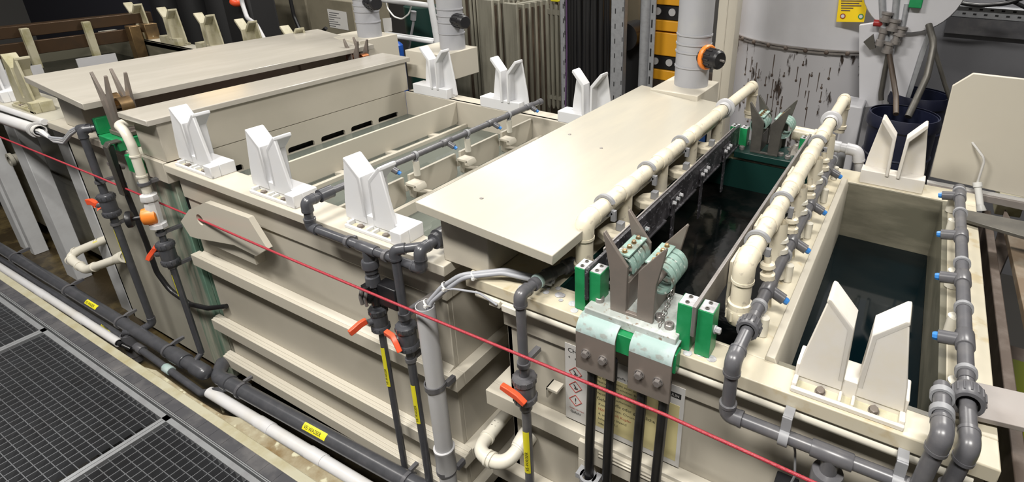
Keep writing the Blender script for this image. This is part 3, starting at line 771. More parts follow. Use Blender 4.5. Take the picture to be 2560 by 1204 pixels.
# ------------------------------------------------------------------ bar contacts (metal forks with spring leaves)
def contact(label, x, y, z, mats=('steel_brown', 'patina', 'patina_pale'), n=4, dark=False, flip=1, sc=1.0):
    t = thing('bar_contact', label, 'electrical contact', (x, y, z), 'metal fork contacts for the bars')
    F, Lf, B = mats
    m = MB(); m.box(x - 0.128, x + 0.138, y - 0.035, y + 0.150, z, z + 0.030); part(m, 'base_plate', B, t, 0.003)
    for yy, nm in ((y - 0.004, 'front'), (y + 0.136, 'rear')):
        for s in (-1, 1):
            m = MB()
            m.prism([(x + s * 0.016, z + .030), (x + s * 0.016, z + 0.175), (x + s * 0.084, z + 0.262), (x + s * 0.088, z + 0.257), (x + s * 0.066, z + 0.150), (x + s * 0.062, z + .030)], 'y', yy - 0.006, yy + 0.006)
            part(m, 'fork_prong', F, t, 0.0015)
        m = MB(); m.box(x - 0.062, x + 0.062, yy - 0.0062, yy + 0.0062, z + 0.030, z + 0.040); part(m, 'fork_foot', F, t, 0.0015)
    for s in (-1, 1):
        sp = None
        for k in range(n):
            m = MB(); w = 0.022; yy = y + 0.016 + k * 0.027; c = (x + (0.064 if s > 0 else -0.046), yy, z + 0.150)
            R0_, R1_ = 0.036, 0.041
            # open ring: leaf spring rolled round a horizontal axis
            a0, a1 = (-0.62 * PI, 1.05 * PI) if s > 0 else (-0.05 * PI, 1.62 * PI)
            nseg = 22; vs = []; fs = []
            for i in range(nseg + 1):
                a = a0 + (a1 - a0) * i / nseg
                for rr, dy in ((R0_, 0), (R1_, 0), (R1_, w), (R0_, w)):
                    vs.append((c[0] + math.cos(a) * rr * .9, yy + dy, c[2] + math.sin(a) * rr))
            for i in range(nseg):
                for j in range(4):
                    a_ = i * 4 + j; b_ = i * 4 + (j + 1) % 4
                    fs.append((a_, a_ + 4, b_ + 4, b_))
            fs.append((0, 1, 2, 3)); fs.append((nseg * 4 + 3, nseg * 4 + 2, nseg * 4 + 1, nseg * 4))
            m.add(vs, fs)
            part(m, 'contact_leaf', Lf, t)
        m = MB(); m.box(x + s * 0.022, x + s * 0.062, y + .014, y + .122, z + 0.190, z + 0.196)
        cb = part(m, 'clamp_bar', Lf, t, 0.001)
        for k in range(n):
            m = MB(); m.hexbolt((x + s * 0.042, y + 0.027 + k * 0.027, z + 0.196), (0, 0, 1), 0.006, 0.007); part(m, 'bolt', 'brass', cb)
        m = MB(); m.box(x + s * 0.020, x + s * 0.050, y + 0.014, y + 0.122, z + .030, z + 0.115)
        part(m, 'contact_foot', F, t, 0.002)
    for (dx, dy) in ((-0.105, 0.085), (-0.105, 0.01), (0.112, 0.11), (0.105, 0.0), (0.07, 0.02)):
        m = MB(); m.lathe([(0, 0), (0.013, 0), (0.013, .012), (0.011, .014), (0.006, .014), (0.005, .008), (0, .008)], (x + dx, y + dy, z + .030), (0, 0, 1), 14)
        part(m, 'socket_bolt', 'steel_light', t)
    return t
C1 = contact('large fork contact with mint-green spring leaves, standing on the front rim by the plating bath', -0.525, 1.135, 0.716)
# chain on contact
m = MB()
for i in range(9):
    p = Vector((-0.438 + 0.002 * i, 1.118 + 0.003 * i, 0.760 + 0.011 * i)); 
    ring = [p + Vector((0.0065 * math.cos(a) * (1 if i % 2 else .2), 0.0065 * math.cos(a) * (.2 if i % 2 else 1), 0.0095 * math.sin(a))) for a in [k * PI / 6 for k in range(13)]]
    m.tube(ring, 0.0013, 6)
o = part(m, 'chain', 'steel_light', C1)
C2 = contact('dark fork contact with green spring leaves at the back of the plating bath', -0.525, 2.475, 0.716, mats=('steel_dark', 'patina', 'green_dark'))
m = MB(); m.box(-0.63, -0.375, 1.080, 1.115, 0.655, 0.7155); single(m, 'insulating_pad', 'green_pe', 'green plastic pad under the large fork contact, between the two cable lugs', 'pad', bevel=0.002)
# cable lugs
def lug(label, x0, x1):
    t = thing('cable_lug', label, 'busbar lug', ((x0 + x1) / 2, 1.08, 0.56), 'bent metal busbar lugs with two cables each')
    m = MB(); th = 0.007; prof = []
    yo, zt, R_ = 1.066, 0.728, 0.040
    outer = [(1.135, zt)] + [(yo + R_ - R_ * math.sin(a), zt - R_ + R_ * math.cos(a)) for a in [k * PI / 16 for k in range(9)]] + [(yo, 0.563)]
    inner = [(1.135, zt - th)] + [(yo + R_ - (R_ - th) * math.sin(a), zt - R_ + (R_ - th) * math.cos(a)) for a in [k * PI / 16 for k in range(9)]] + [(yo + th, 0.563)]
    m.prism(outer + inner[::-1], 'x', x0, x1)
    nf = len(m.f)
    for i in range(nf):
        vs = [m.v[k] for k in m.f[i]]
        if sum(v[2] for v in vs) / len(vs) > 0.690 and max(abs(v[0] - vs[0][0]) for v in vs) > .01: m.m[i] = 1
    part(m, 'bent_plate', ['steel_brown', 'patina_light'], t, 0.0015)
    xm = (x0 + x1) / 2; w = x1 - x0
    for dx in (-0.22, 0.22):
        m = MB(); m.hexbolt((xm + dx * w, yo, 0.626), (0, -1, 0), 0.0115, 0.011); part(m, 'bolt', 'steel_light', t)
    return t
lug('bent busbar lug with pale blue-green top, left of the pair', -0.660, -0.540)
lug('bent busbar lug with whitish top, right of the pair', -0.500, -0.380)
for i, (xa, xb, lb) in enumerate(((-0.620, -0.622, 'leftmost thick black power cable hanging from the left busbar lug'), (-0.560, -0.560, 'thick black power cable hanging from the right side of the left busbar lug'),
                       (-0.466, -0.470, 'thick black power cable hanging from the left side of the right busbar lug'), (-0.402, -0.408, 'rightmost thick black power cable hanging from the right busbar lug'))):
    t = thing('power_cable', lb, 'cable', (xa, 1.092, -0.3), 'black power cables below the lugs')
    m = MB(); m.tube([(xa, 1.0905, 0.600), (xa, 1.0905, 0.54), ((xa + xb) / 2, 1.080, 0.3), (xb, 1.070, -0.05), (xb, 1.065, -0.55)], 0.0145, 16, fil=0.1); part(m, 'cable', 'rubber_black', t)
    m = MB(); m.cyl((xa, 1.0905, 0.545), (xa, 1.0905, 0.612), 0.016, 16); part(m, 'crimp', 'black', t)
m = MB(); zc = 0.135
m.lathe([(0.018, 0), (0.026, 0), (0.026, 0.018), (0.018, 0.018)], (-0.622, 1.072, zc), (0, 0, 1), 20); m.box(-0.66, -0.64, 1.06, 1.095, zc, zc + .018); m.box(-0.604, -0.585, 1.06, 1.095, zc, zc + .018)
single(m, 'cable_clamp', 'clamp_grey', 'grey plastic clamp around the leftmost black power cable at the bottom edge', 'clamp')

# hazard sign sheet
t = thing('hazard_sign', 'laminated white and yellow hazard notice on the tank wall behind the black cables', 'sign', (-0.55, 1.138, 0.27))
ys = WY - 0.0115
m = MB(); m.box(-0.742, -0.362, ys, ys + 0.0015, 0.270, 0.562)
part(m, 'sheet', 'paper', t)
m = MB(); m.box(-0.640, -0.374, ys - 0.0006, ys, 0.290, 0.497); part(m, 'yellow_field', 'paper_yellow', t)
m = MB(); yt = ys - 0.0009; X_, Z_ = (1, 0, 0), (0, 0, 1)
def tx(b, x, z, s, mi=0, w=None): m.text(b, (x, yt, z), X_, Z_, s, mi, wmax=w)
tx('CHEMISCH', -0.732, 0.534, 0.022); tx('e', -0.730, 0.512, 0.014); tx('a', -0.708, 0.512, 0.014)
for k, z in enumerate((0.462, 0.408, 0.354)):
    cx = -0.706; q = 0.022
    for a, b in (((cx - q, z), (cx, z + q)), ((cx, z + q), (cx + q, z)), ((cx + q, z), (cx, z - q)), ((cx, z - q), (cx - q, z))):
        m.tube([(a[0], yt, a[1]), (b[0], yt, b[1])], 0.0011, 4, 1)
    if k == 2: tx('!', cx - 0.004, z - 0.012, 0.032)
    else: m.tube([(cx - .006, yt, z + .008), (cx + .001, yt, z), (cx - .003, yt, z - .006), (cx + .008, yt, z - .004)], 0.0018, 4, 0)
tx('Gefahr', -0.725, 0.300, 0.014); tx('Gefahr für Haut', -0.728, 0.316, 0.008, 1)
m.box(-0.428, -0.372, yt, yt + 0.0004, 0.522, 0.539); 
tx('Gefahrstoffe 1', -0.60, 0.508, 0.012)
for i, (b, c) in enumerate((('Bei Gebrauch nicht essen und', 0), ('Haut und Augen schützen. Bei', 0), ('Kontakt sofort mit Wasser spülen', 0), ('Handschuhe tragen. Unfall melden', 0), ('Verschüttetes aufnehmen.', 0))):
    tx(b, -0.632, 0.480 - i * 0.015, 0.011, c, w=0.245)
tx('Gefahrstoffe oder gefährliche', -0.632, 0.398, 0.016, 0, 0.25)
for i, (b, c) in enumerate((('Komponenten: Chrom', 0), ('H2O (Anteil) Kupfer', 1), ('4. schwach ätzend', 0), ('Inhalt: ABB.1', 0), ('oder giftig', 0))):
    tx(b, -0.626, 0.378 - i * 0.019, 0.013, c, w=0.22)
part(m, 'lettering', ['ink', 'ink_red'], t)
m = MB(); m.text('NAULIN', (-0.424, yt - .0004, 0.5255), X_, Z_, 0.0135, 0, wmax=0.046)
m.prism([(-0.436, 0.546), (-0.431, 0.534), (-0.426, 0.536), (-0.434, 0.514), (-0.435, 0.527), (-0.441, 0.526)], 'y', yt - .0006, yt, 1)
part(m, 'logo', ['paper', 'ink'], t)
# ------------------------------------------------------------------ water pipes with valves
def pipe_run(t, pts, r, mt='pvc_dark', elbows=True, fil=None, k=1.22, seg=18):
    pts = [Vector(p) for p in pts]
    m = MB(); m.tube(pts, r, seg, fil=(fil or r * 1.3)); p = part(m, 'pipe', mt, t)
    if elbows:
        for i in range(1, len(pts) - 1):
            m = MB(); elbow(m, pts[i - 1], pts[i], pts[i + 1], r, k, r * 2.1); part(m, 'elbow', mt, t)
    return p
def valve(t, p, r=0.0125, hd=(-0.9, -0.45, 0), size=1.0, hang=0.55, mt='pvc_dark', d=(0, 0, -1), handle='orange_red', L=0.075, lever=None):
    """ball valve on a vertical pipe; hd = direction the stem points"""
    p = Vector(p); S = size
    m = MB()
    m.lathe([(r, -.052 * S), (r * 1.5, -.050 * S), (r * 1.5, -.040 * S), (r * 1.9, -.036 * S), (r * 2.1, -.02 * S), (r * 2.1, .02 * S), (r * 1.9, .036 * S), (r * 1.5, .040 * S), (r * 1.5, .05 * S), (r, .052 * S)], p, d, 24)
    h = Vector(hd).normalized(); m.cyl(p, p + h * (0.040 * S), r * 0.95, 14)
    v = part(m, 'ball_valve', mt, t)
    for s in (-1, 1):
        m = MB(); R_ = r * 2.35
        o = p + Vector(d) * (s * 0.036 * S)
        m.lathe([(r * 1.2, -.013 * S), (R_ * .93, -.013 * S), (R_, -.010 * S), (R_, .008 * S), (R_ * .9, .012 * S), (r * 1.2, .014 * S)], o, Vector(d) * s, 20)
        u = Vector(d).cross(h).normalized()
        for k in range(12):
            a = k * PI / 6; q = o + (u * math.cos(a) + h * math.sin(a)) * R_
            m.tube([q - Vector(d) * .008 * S, q + Vector(d) * .006 * S], 0.0022 * S, 5)
        part(m, 'union_nut', mt, v)
    if lever is None: lever = [(-.036, 0, .014), (-.006, 0, .015), (.012, 0, .006), (.036, 0, -.022)]
    m = MB(); o = p + h * (0.042 * S); m2 = [o + Vector(q) * S for q in lever]
    hh, ht = 0.0115 * S, 0.0080 * S; up = Vector((0, 0, 1)); vs = []
    for i, q in enumerate(m2):
        t_ = (m2[min(i + 1, len(m2) - 1)] - m2[max(i - 1, 0)]).normalized(); n_ = t_.cross(h if abs(t_.dot(h)) < .7 else up).normalized(); w_ = t_.cross(n_).normalized()
        f_ = .8 if i in (0, len(m2) - 1) else 1.0
        a_, b_ = (hh, ht) if abs(t_.dot(h)) < .7 else (ht, hh)
        vs += [q + n_ * a_ * f_ + w_ * b_, q - n_ * a_ * f_ + w_ * b_, q - n_ * a_ * f_ - w_ * b_, q + n_ * a_ * f_ - w_ * b_]
    fs = [(0, 1, 2, 3), tuple(len(vs) - 4 + k for k in (3, 2, 1, 0))]
    for i in range(len(m2) - 1):
        for k in range(4): fs.append((i * 4 + k, i * 4 + 4 + k, i * 4 + 4 + (k + 1) % 4, i * 4 + (k + 1) % 4))
    m.add(vs, fs); part(m, 'handle', handle, v, 0.002, 'orange valve handle')
    return v
def label_on(t, p0, p1, nrm, w, txt='VE-WASSER', off=0.0):
    """yellow sticker along the line p0->p1 on the side nrm, text runs from p0 to p1"""
    p0, p1, n = Vector(p0), Vector(p1), Vector(nrm).normalized()
    d = (p1 - p0).normalized(); s = n.cross(d).normalized(); L = (p1 - p0).length
    m = MB(); c = n * off
    vs = []; K = 6; R_ = off
    for i in range(K + 1):
        a = (-0.5 + i / K) * (w / max(R_, 1e-3))
        q = (n * math.cos(a) + s * math.sin(a)) * (R_ + 0.0008)
        vs += [p0 + q, p1 + q]
    m.add(vs, [(2 * i, 2 * i + 1, 2 * i + 3, 2 * i + 2)[::-1] for i in range(K)])
    if txt: m.text(txt, p0 + d * L * .06 + n * (off + 0.0015) - s * w * .28, d, s, w * .72, 1, wmax=L * .88)
    return part(m, 'sticker', ['yellow_label', 'ink'], t)
def wall_clip(t, x, y, z, r, y2, ax='z', mt='pvc_mid', w=0.014):
    m = MB(); d = {'z': (0, 0, 1), 'x': (1, 0, 0)}[ax]
    m.lathe([(r * 1.03, 0), (r * 1.35, 0), (r * 1.35, w), (r * 1.03, w)], (x, y, z), d, 18)
    if ax == 'z': m.box(x - r * .6, x + r * .6, y + r * 1.2, y2, z, z + w)
    else: m.box(x, x + w, y + r * 1.2, y2, z - r * .6, z + r * .6)
    return part(m, 'pipe_clip', mt, t)

r = 0.0125
# supply of the spray pipe over tank A: riser, front run, down pipe with valves
W1 = thing('rinse_water_pipe', 'dark grey water pipe across the rinse tank front rim with black solenoid and orange handle', 'pipe', (-1.47, 1.075, -0.2))
R1 = 0.0155
pipe_run(W1, [(-1.763, 1.165, 0.790), (-1.763, 1.078, 0.790), (-1.763, 1.078, 0.690), (-1.232, 1.078, 0.690), (-1.232, 1.078, 0.757), (-1.232, 1.175, 0.757)], R1, k=1.26)
m = MB(); m.lathe([(R1, -.004), (.024, -.004), (.024, .045), (.019, .048), (R1, .05)], (-1.763, 1.135, 0.790), (0, 1, 0), 20); part(m, 'reducer', 'pvc_dark', W1)
m = MB(); m.lathe([(R1, 0), (.027, 0), (.028, .016), (.034, .018), (.034, .05), (.026, .055), (.026, .075), (0, .075)], (-1.232, 1.14, 0.757), (0, 1, 0), 22); part(m, 'union_nut', 'pvc_dark', W1)
m = MB(); sock(m, (-1.478, 1.078, 0.690), (1, 0, 0), R1, 0.042); m.lathe([(R1, 0), (R1 * 1.22, 0), (R1 * 1.22, .045), (R1, .045)], (-1.478, 1.078, 0.690), (0, 0, -1), 18); part(m, 'tee', 'pvc_dark', W1)
for x in (-1.575, -1.395):
    wall_clip(W1, x, 1.078, 0.690, R1, 1.1075, 'x')
m = MB(); m.tube([(-1.478, 1.078, 0.68), (-1.478, 1.075, -0.50)], r, 16); part(m, 'pipe', 'pvc_dark', W1)
m = MB(); m.lathe([(.013, 0), (.026, -.002), (.028, -.008), (.028, -.030), (.022, -.036), (.022, -.05), (.018, -.052), (.018, -.064), (.024, -.066), (.025, -.10), (.018, -.105), (.014, -.12)], (-1.478, 1.078, 0.648), (0, 0, 1), 22)
part(m, 'check_valve', 'pvc_dark', W1)
valve(W1, (-1.478, 1.077, 0.405), 0.0135, hd=(-0.35, -0.94, 0), lever=[(-.002, .0, .010), (-.010, -.020, .006), (-.018, -.044, -.006), (-.020, -.060, -.010)])
label_on(W1, (-1.478, 1.075, 0.105), (-1.478, 1.076, 0.285), (0.10, -1, 0), 0.020, off=r)
m = MB()  # solenoid
so = part(m.box(-1.462, -1.372, 1.072, 1.118, 0.475, 0.560), 'solenoid', 'black', W1, 0.004)
m = MB(); m.lathe([(.013, .0), (.019, .002), (.021, .02), (.021, .055), (.019, .07), (.013, .075)], (-1.478, 1.078, 0.468), (0, 0, 1), 18)
m.box(-1.502, -1.470, 1.045, 1.075, 0.49, 0.555); m.cyl((-1.478, 1.06, 0.515), (-1.478, 1.035, 0.515), 0.016, 8); part(m, 'valve_body', 'rubber_black', so)
m = MB(); m.tube([(-1.492, 1.040, 0.545), (-1.492, 1.030, 0.52), (-1.492, 1.032, 0.49)], 0.007, 8, fil=.01); m.tube([(-1.470, 1.040, 0.545), (-1.470, 1.030, 0.52), (-1.470, 1.032, 0.49)], 0.006, 8, fil=.01); part(m, 'screw', 'steel_light', so)

W2 = thing('rinse_water_pipe', 'dark grey water pipe rising to an elbow beside the first one, with sideways orange handle', 'pipe', (-1.315, 1.062, -0.3))
pipe_run(W2, [(-1.322, 1.058, -0.50), (-1.322, 1.058, 0.742), (-1.246, 1.112, 0.752)], 0.0145, k=1.26)
valve(W2, (-1.322, 1.058, 0.405), 0.015, hd=(-0.55, -0.83, 0.0), size=1.05, lever=[(-.034, 0, .018), (-.004, 0, .012), (.012, -.004, -.004), (.030, -.008, -.030)])
label_on(W2, (-1.322, 1.058, 0.02), (-1.322, 1.058, 0.20), (0.10, -1, 0), 0.021, off=0.0145)
wall_clip(W2, -1.322, 1.058, 0.480, 0.0145, 1.1390, 'z', w=0.022); wall_clip(W2, -1.322, 1.058, 0.300, 0.0145, 1.107, 'z')

# grey conduit with cables
t = thing('cable_conduit', 'light grey vertical conduit pipe with cables coming out of its open top', 'conduit', (-1.195, 1.05, -0.5))
m = MB(); cr = 0.031; cx, cy = -1.208, 1.050; zt = 0.578
m.lathe([(cr, 0), (cr, zt + .5), (cr - .0025, zt + .5), (cr - .003, zt + .35), (0, zt + .35)], (cx, cy, -0.5), (0, 0, 1), 32); part(m, 'tube', 'conduit', t)
m = MB(); m.lathe([(cr + .0005, 0), (cr + .005, 0), (cr + .005, .10), (cr + .007, .104), (cr + .007, .112), (cr + .0005, .114)], (cx, cy, -0.15), (0, 0, 1), 32); part(m, 'coupler', 'conduit', t)
for z in (0.242, -0.158):
    m = MB(); m.lathe([(cr + .002, 0), (cr + .006, 0), (cr + .006, .020), (cr + .002, .020)], (cx - .002, cy, z), (0, 0, 1), 28, a0=-PI * 1.0, a1=PI * .75); m.box(cx + .022, cx + .038, cy + .02, 1.107, z, z + .02)
    part(m, 'pipe_clip', 'pvc_mid', t)
m = MB(); m.box(-1.262, -1.222, 1.075, 1.139, 0.548, 0.562); m.box(-1.262, -1.222, 1.075, 1.079, .52, .562); part(m, 'bracket', 'steel_light', t, .002)
for k, (dx, dz, lb) in enumerate(((0.0, 0.0, 'upper grey cable arching from the conduit top to the cream rim'), (0.012, -0.014, 'lower grey cable arching from the conduit top to the cream rim'))):
    m = MB(); m.tube([(cx + .004 + dx * .6, cy, 0.50), (cx + .006 + dx * .6, cy + .004, 0.585), (cx + .06 + dx, cy + .02, 0.655 + dz * .6), (cx + .13 + dx, 1.085, 0.715 + dz * .3), (cx + .25, 1.150 + dz, 0.735 + dz * .2), (cx + .40, 1.19 + dz, 0.722)], 0.0075, 12, fil=0.08)
    single(m, 'cable', 'cable_grey', lb, 'cable', group='grey cables from the conduit')
m = MB(); m.tube([(cx + .02, cy, 0.52), (cx + .02, cy + .01, 0.60), (cx + .10, 1.07, 0.665), (cx + .20, 1.085, 0.675), (cx + .26, 1.09, 0.650)], 0.0035, 8, fil=.06)
single(m, 'thin_cable', 'cable_grey', 'thin pale cable sagging under the two thicker grey cables', 'cable')
for (q, lb) in (((cx + .012, cy, 0.592), 'white cable tie around the cables just above the conduit opening'), ((cx + .085, 1.064, 0.672), 'white cable tie halfway along the grey cables'), ((cx + .168, 1.106, 0.715), 'white cable tie on the grey cables where they reach the cream rim')):
    m = MB(); q = Vector(q); dd = Vector((0.5, .35, .55)).normalized()
    m.lathe([(0.0135, -.0025), (.0155, -.0025), (.0155, .0025), (0.0135, .0025)], q, dd, 16); m.cbox(q + Vector((.004, -.014, -.004)), .009, .007, .009)
    single(m, 'cable_tie', 'zip_white', lb, 'cable tie', group='white cable ties on the grey cables')
m = MB(); q = [U(775, 0, 'z', .6)]
m.box(-0.985, -0.945, 1.096, 1.107, 0.632, 0.655); m.box(-0.94, -0.86, 1.098, 1.107, 0.625, 0.648)
single(m, 'cable_trunking', 'ivory', 'small pale trunking clip under the left corner of the cream rim', 'trunking', bevel=.002)

# third valve pipe (front of plating tank)
W3 = thing('rinse_water_pipe', 'grey water pipe with elbow over the cream rim, orange handle and VE-WASSER sticker', 'pipe', (-0.815, 1.06, -0.3))
X3, Y3 = -0.838, 1.062
pipe_run(W3, [(X3, Y3, -0.50), (X3, Y3, 0.742), (X3 + .005, 1.155, 0.742), (X3 + .045, 1.27, 0.742), (X3 + 0.06, 1.30, 0.742)], 0.0150, mt='pvc_mid', k=1.28)
m = MB(); m.lathe([(0, 0), (.021, 0), (.021, .03), (.017, .032), (.017, .07), (.023, .072), (.023, .105), (0, .105)], (X3 + .008, 1.175, 0.742), (0.35, 1, 0), 18); part(m, 'union_nut', 'pvc_dark', W3)
m = MB(); m.lathe([(.016, 0), (.022, .002), (.023, .012), (.016, .016)], (X3 + .004, 1.135, 0.742), (0, 1, 0), 12); part(m, 'crusted_joint', 'patina_light', W3)
valve(W3, (X3, Y3, 0.405), 0.0155, hd=(-0.25, -0.97, 0.0), size=1.0, mt='pvc_mid', lever=[(-.046, 0, .016), (-.020, 0, .010), (.012, 0, .002), (.040, 0, -.014)])
wall_clip(W3, X3, Y3, 0.492, 0.015, 1.139, 'z'); wall_clip(W3, X3, Y3, 0.325, 0.015, 1.107, 'z', w=.02)
label_on(W3, (X3, Y3, 0.058), (X3, Y3, 0.238), (0.2, -1, 0), 0.023, off=0.0152)
m = MB(); m.box(X3 + .05, X3 + .09, 1.100, 1.139, 0.39, 0.40); m.box(X3 + .05, X3 + .056, 1.10, 1.139, 0.36, 0.40); single(m, 'pipe_bracket', 'pp_light', 'small beige angle bracket on the tank wall behind the orange-handled valve', 'bracket', bevel=.001)

# U-shaped cream overflow pipes
def u_pipe(label, pts, r, sticker=None):
    t = thing('overflow_pipe', label, 'pipe', tuple(pts[2]))
    m = MB(); m.tube(pts, r, 20, fil=r * 2.6, n=8); part(m, 'pipe', 'ivory', t)
    for i in (1, 2):
        for e, j in ((i - 1, -1), (i + 1, 1)):
            p = Vector(pts[i]) + (Vector(pts[e]) - Vector(pts[i])).normalized() * r * 2.9
            m = MB(); m.lathe([(r, -.004), (r * 1.16, -.004), (r * 1.18, .005), (r, .006)], p, Vector(pts[e]) - Vector(pts[i]), 20); part(m, 'socket', 'ivory', t)
    p = Vector(pts[3]); d = (p - Vector(pts[2])).normalized()
    m = MB(); m.lathe([(r, -.05), (r * 1.25, -.045), (r * 1.45, -.01), (r * 1.45, .01), (r, .012)], p, d, 20); part(m, 'end_collar', 'ivory', t)
    if sticker:
        a = Vector(pts[0]); b = Vector(pts[1]); d = (b - a).normalized(); q = a + d * sticker[0]
        label_on(t, q, q + d * 0.030, (0.15, -0.3, 0.95), 0.034, '1 1', off=r)
    return t
u_pipe('ivory U-shaped overflow pipe with yellow sticker between the two tanks', [tuple(U(1292, 1000, 'y', 1.30)), tuple(U(1190, 1128, 'y', 1.03)), tuple(U(1262, 1166, 'y', 1.03)), tuple(U(1318, 1090, 'y', 1.14))], 0.0235, sticker=(0.13,))
u_pipe('ivory U-shaped overflow pipe with yellow dot in front of the far left tank posts', [tuple(U(300, 583, 'y', 1.24)), tuple(U(162, 640, 'y', 1.04)), tuple(U(215, 674, 'y', 1.04)), tuple(U(308, 642, 'y', 1.14))], 0.024, sticker=(0.13,))

# front pipes of the right tank feeding both spray pipes
W4 = thing('rinse_water_pipe', 'grey water pipe running under the right front rim and feeding the two spray pipes', 'pipe', (0.0, 1.07, 0.4))
RR_ = 0.0165; zf = 0.605; yf = 1.072
A1 = (-0.222, 1.250, 0.785)
pipe_run(W4, [(-0.232, 1.245, 0.785), (-0.232, 1.065, 0.775), (-0.232, yf, zf), (0.232, yf, zf + .005), (0.245, yf, 0.765), (0.238, 1.245, 0.785)], RR_, mt='pvc_mid', k=1.24)
def bignut(t, p, d, r, mt='pvc_mid', L=.030):
    m = MB(); p = Vector(p); d = Vector(d).normalized()
    m.lathe([(r * 1.1, -L), (r * 1.5, -L), (r * 1.62, -L * .7), (r * 1.62, L * .5), (r * 1.45, L * .9), (r * 1.1, L)], p, d, 24)
    up = Vector((0, 0, 1)); s_ = d.cross(up).normalized(); u2 = s_.cross(d)
    for k in range(16):
        a = k * PI / 8; q = p + (s_ * math.cos(a) + u2 * math.sin(a)) * r * 1.6
        m.tube([q - d * L * .6, q + d * L * .45], 0.0028, 5)
    return part(m, 'union_nut', mt, t)
bignut(W4, (-0.232, 1.195, 0.783), (0, 1, 0), RR_ * 1.08, L=.022); bignut(W4, (0.240, 1.195, 0.783), (0, 1, 0), RR_ * 1.25, L=.024)
for x in (-0.105, 0.135): 
    m = MB(); m.lathe([(RR_ * 1.03, 0), (RR_ * 1.35, 0), (RR_ * 1.35, .022), (RR_ * 1.03, .022)], (x, yf, zf), (1, 0, 0), 18); m.box(x, x + .022, yf - .005, yf + .006, zf + RR_, 0.665); m.box(x, x + .022, yf, 1.107, 0.652, 0.666)
    part(m, 'pipe_clip', 'clamp_grey', W4)
m = MB(); sock(m, (0.012, yf, zf + .002), (1, 0, 0), RR_, 0.045); m.lathe([(RR_, 0), (RR_ * 1.2, 0), (RR_ * 1.2, .05), (RR_, .05)], (0.012, yf, zf), (0, 0, -1), 18); part(m, 'tee', 'pvc_mid', W4)
m = MB(); m.lathe([(.015, 0), (.034, -.004), (.036, -.012), (.036, -.040), (.028, -.05), (.026, -.07), (.030, -.074), (.030, -.12), (.022, -.125), (.018, -.6)], (0.012, yf, zf - .045), (0, 0, 1), 24); part(m, 'check_valve', 'pvc_mid', W4)
W5 = thing('rinse_water_pipe', 'grey water pipe curving up at the right front corner beside the big union nut', 'pipe', (0.20, 1.06, 0.3))
pipe_run(W5, [(0.178, 1.046, 0.15), (0.178, 1.046, 0.600), (0.192, 1.046, 0.790), (0.190, 1.195, 0.790)], 0.0175, mt='pvc_mid', k=1.22)
for y in (1.10, 1.155):
    m = MB(); m.lathe([(.0185, 0), (.024, 0), (.024, .016), (.0185, .016)], (0.1905, y, 0.790), (0, 1, 0), 18); m.box(0.18, 0.20, y, y + .016, .742 if y > 1.107 else .76, 0.77); part(m, 'pipe_clip', 'clamp_grey', W5)
m = MB(); m.box(-0.10, -0.045, 1.085, 1.139, 0.335, 0.420); so = single(m, 'solenoid_box', 'black', 'small black solenoid box with white label at the bottom edge behind the red rope', 'solenoid', bevel=.003)
m = MB(); m.box(-0.093, -0.060, 1.084, 1.0852, 0.340, 0.395)
for i in range(9): m.box(-0.090 + i * .0032, -0.0885 + i * .0032, 1.0835, 1.084, 0.355, 0.375, 1)
o = _mk(m, 'rating_label', ['paper', 'ink'], WL[so], 0); o.parent = so
m = MB(); m.tube([(-0.09, 1.10, 0.60), (-0.066, 1.09, 0.56), (-0.055, 1.09, 0.48), (-0.065, 1.10, 0.415)], 0.003, 8, fil=.04)
single(m, 'thin_cable', 'clamp_grey', 'thin grey cable curving down to the small black solenoid box', 'cable')

# ------------------------------------------------------------------ long pipes along the floor channel
BP = thing('header_pipe', 'thick dark grey header pipe with end cap along the lower left, with yellow stickers', 'pipe', (-3.8, 1.0, -0.42))
pr = 0.030; a = Vector((-6.2, 1.0, -0.405)); b = Vector((-2.80, 1.0, -0.370))
m = MB(); m.tube([a, b], pr, 24); part(m, 'pipe', 'pvc_dark', BP)
d = (b - a).normalized()
m = MB(); m.lathe([(pr, -.05), (pr * 1.2, -.048), (pr * 1.2, .03), (pr * 1.1, .045), (pr * .7, .058), (0, .062)], b, d, 24); part(m, 'end_cap', 'pvc_dark', BP)
m = MB(); sock(m, b - d * .19, d, pr, .06); part(m, 'tee', 'pvc_dark', BP)
for x in (-4.95, -4.20, -3.58, -3.10):
    z = a.z + (x - a.x) / (b.x - a.x) * (b.z - a.z)
    m = MB(); m.lathe([(pr * 1.02, 0), (pr * 1.2, 0), (pr * 1.2, .016), (pr * 1.02, .016)], (x, 1.0, z), (1, 0, 0), 22); m.prism([(1.01, z + pr), (1.04, z + pr * 1.3), (1.08, z + pr * 1.3), (1.08, z + pr * .9), (1.05, z + pr * .7), (1.02, z + pr * .6)], 'x', x, x + .016)
    part(m, 'pipe_clip', 'pvc_mid', BP)
for x in (-3.93,):
    z = a.z + (x - a.x) / (b.x - a.x) * (b.z - a.z)
    label_on(BP, (x, 1.0, z), (x + .13, 1.0, z + .001), (0, -.55, .85), 0.026, 'VE-WASSER', off=pr)
B2 = thing('header_pipe', 'thick dark grey header pipe with VE-WASSER sticker along the lower middle, behind the white pipe', 'pipe', (-1.9, 1.0, -0.3))
a2 = Vector((-2.66, 1.03, -0.395)); b2 = Vector((-0.95, 1.03, -0.290)); pr2 = 0.034
pipe_run(B2, [(-2.80, 1.10, -0.40), (-2.72, 1.03, -0.395), tuple(a2 + Vector((.05, 0, .003))), tuple(b2)], pr2, k=1.1, fil=.08, elbows=False)
m = MB(); m.lathe([(pr2, -.02), (pr2 * 1.15, -.018), (pr2 * 1.15, .018), (pr2, .02)], a2 + Vector((.03, 0, .003)), b2 - a2, 22); part(m, 'socket', 'pvc_dark', B2)
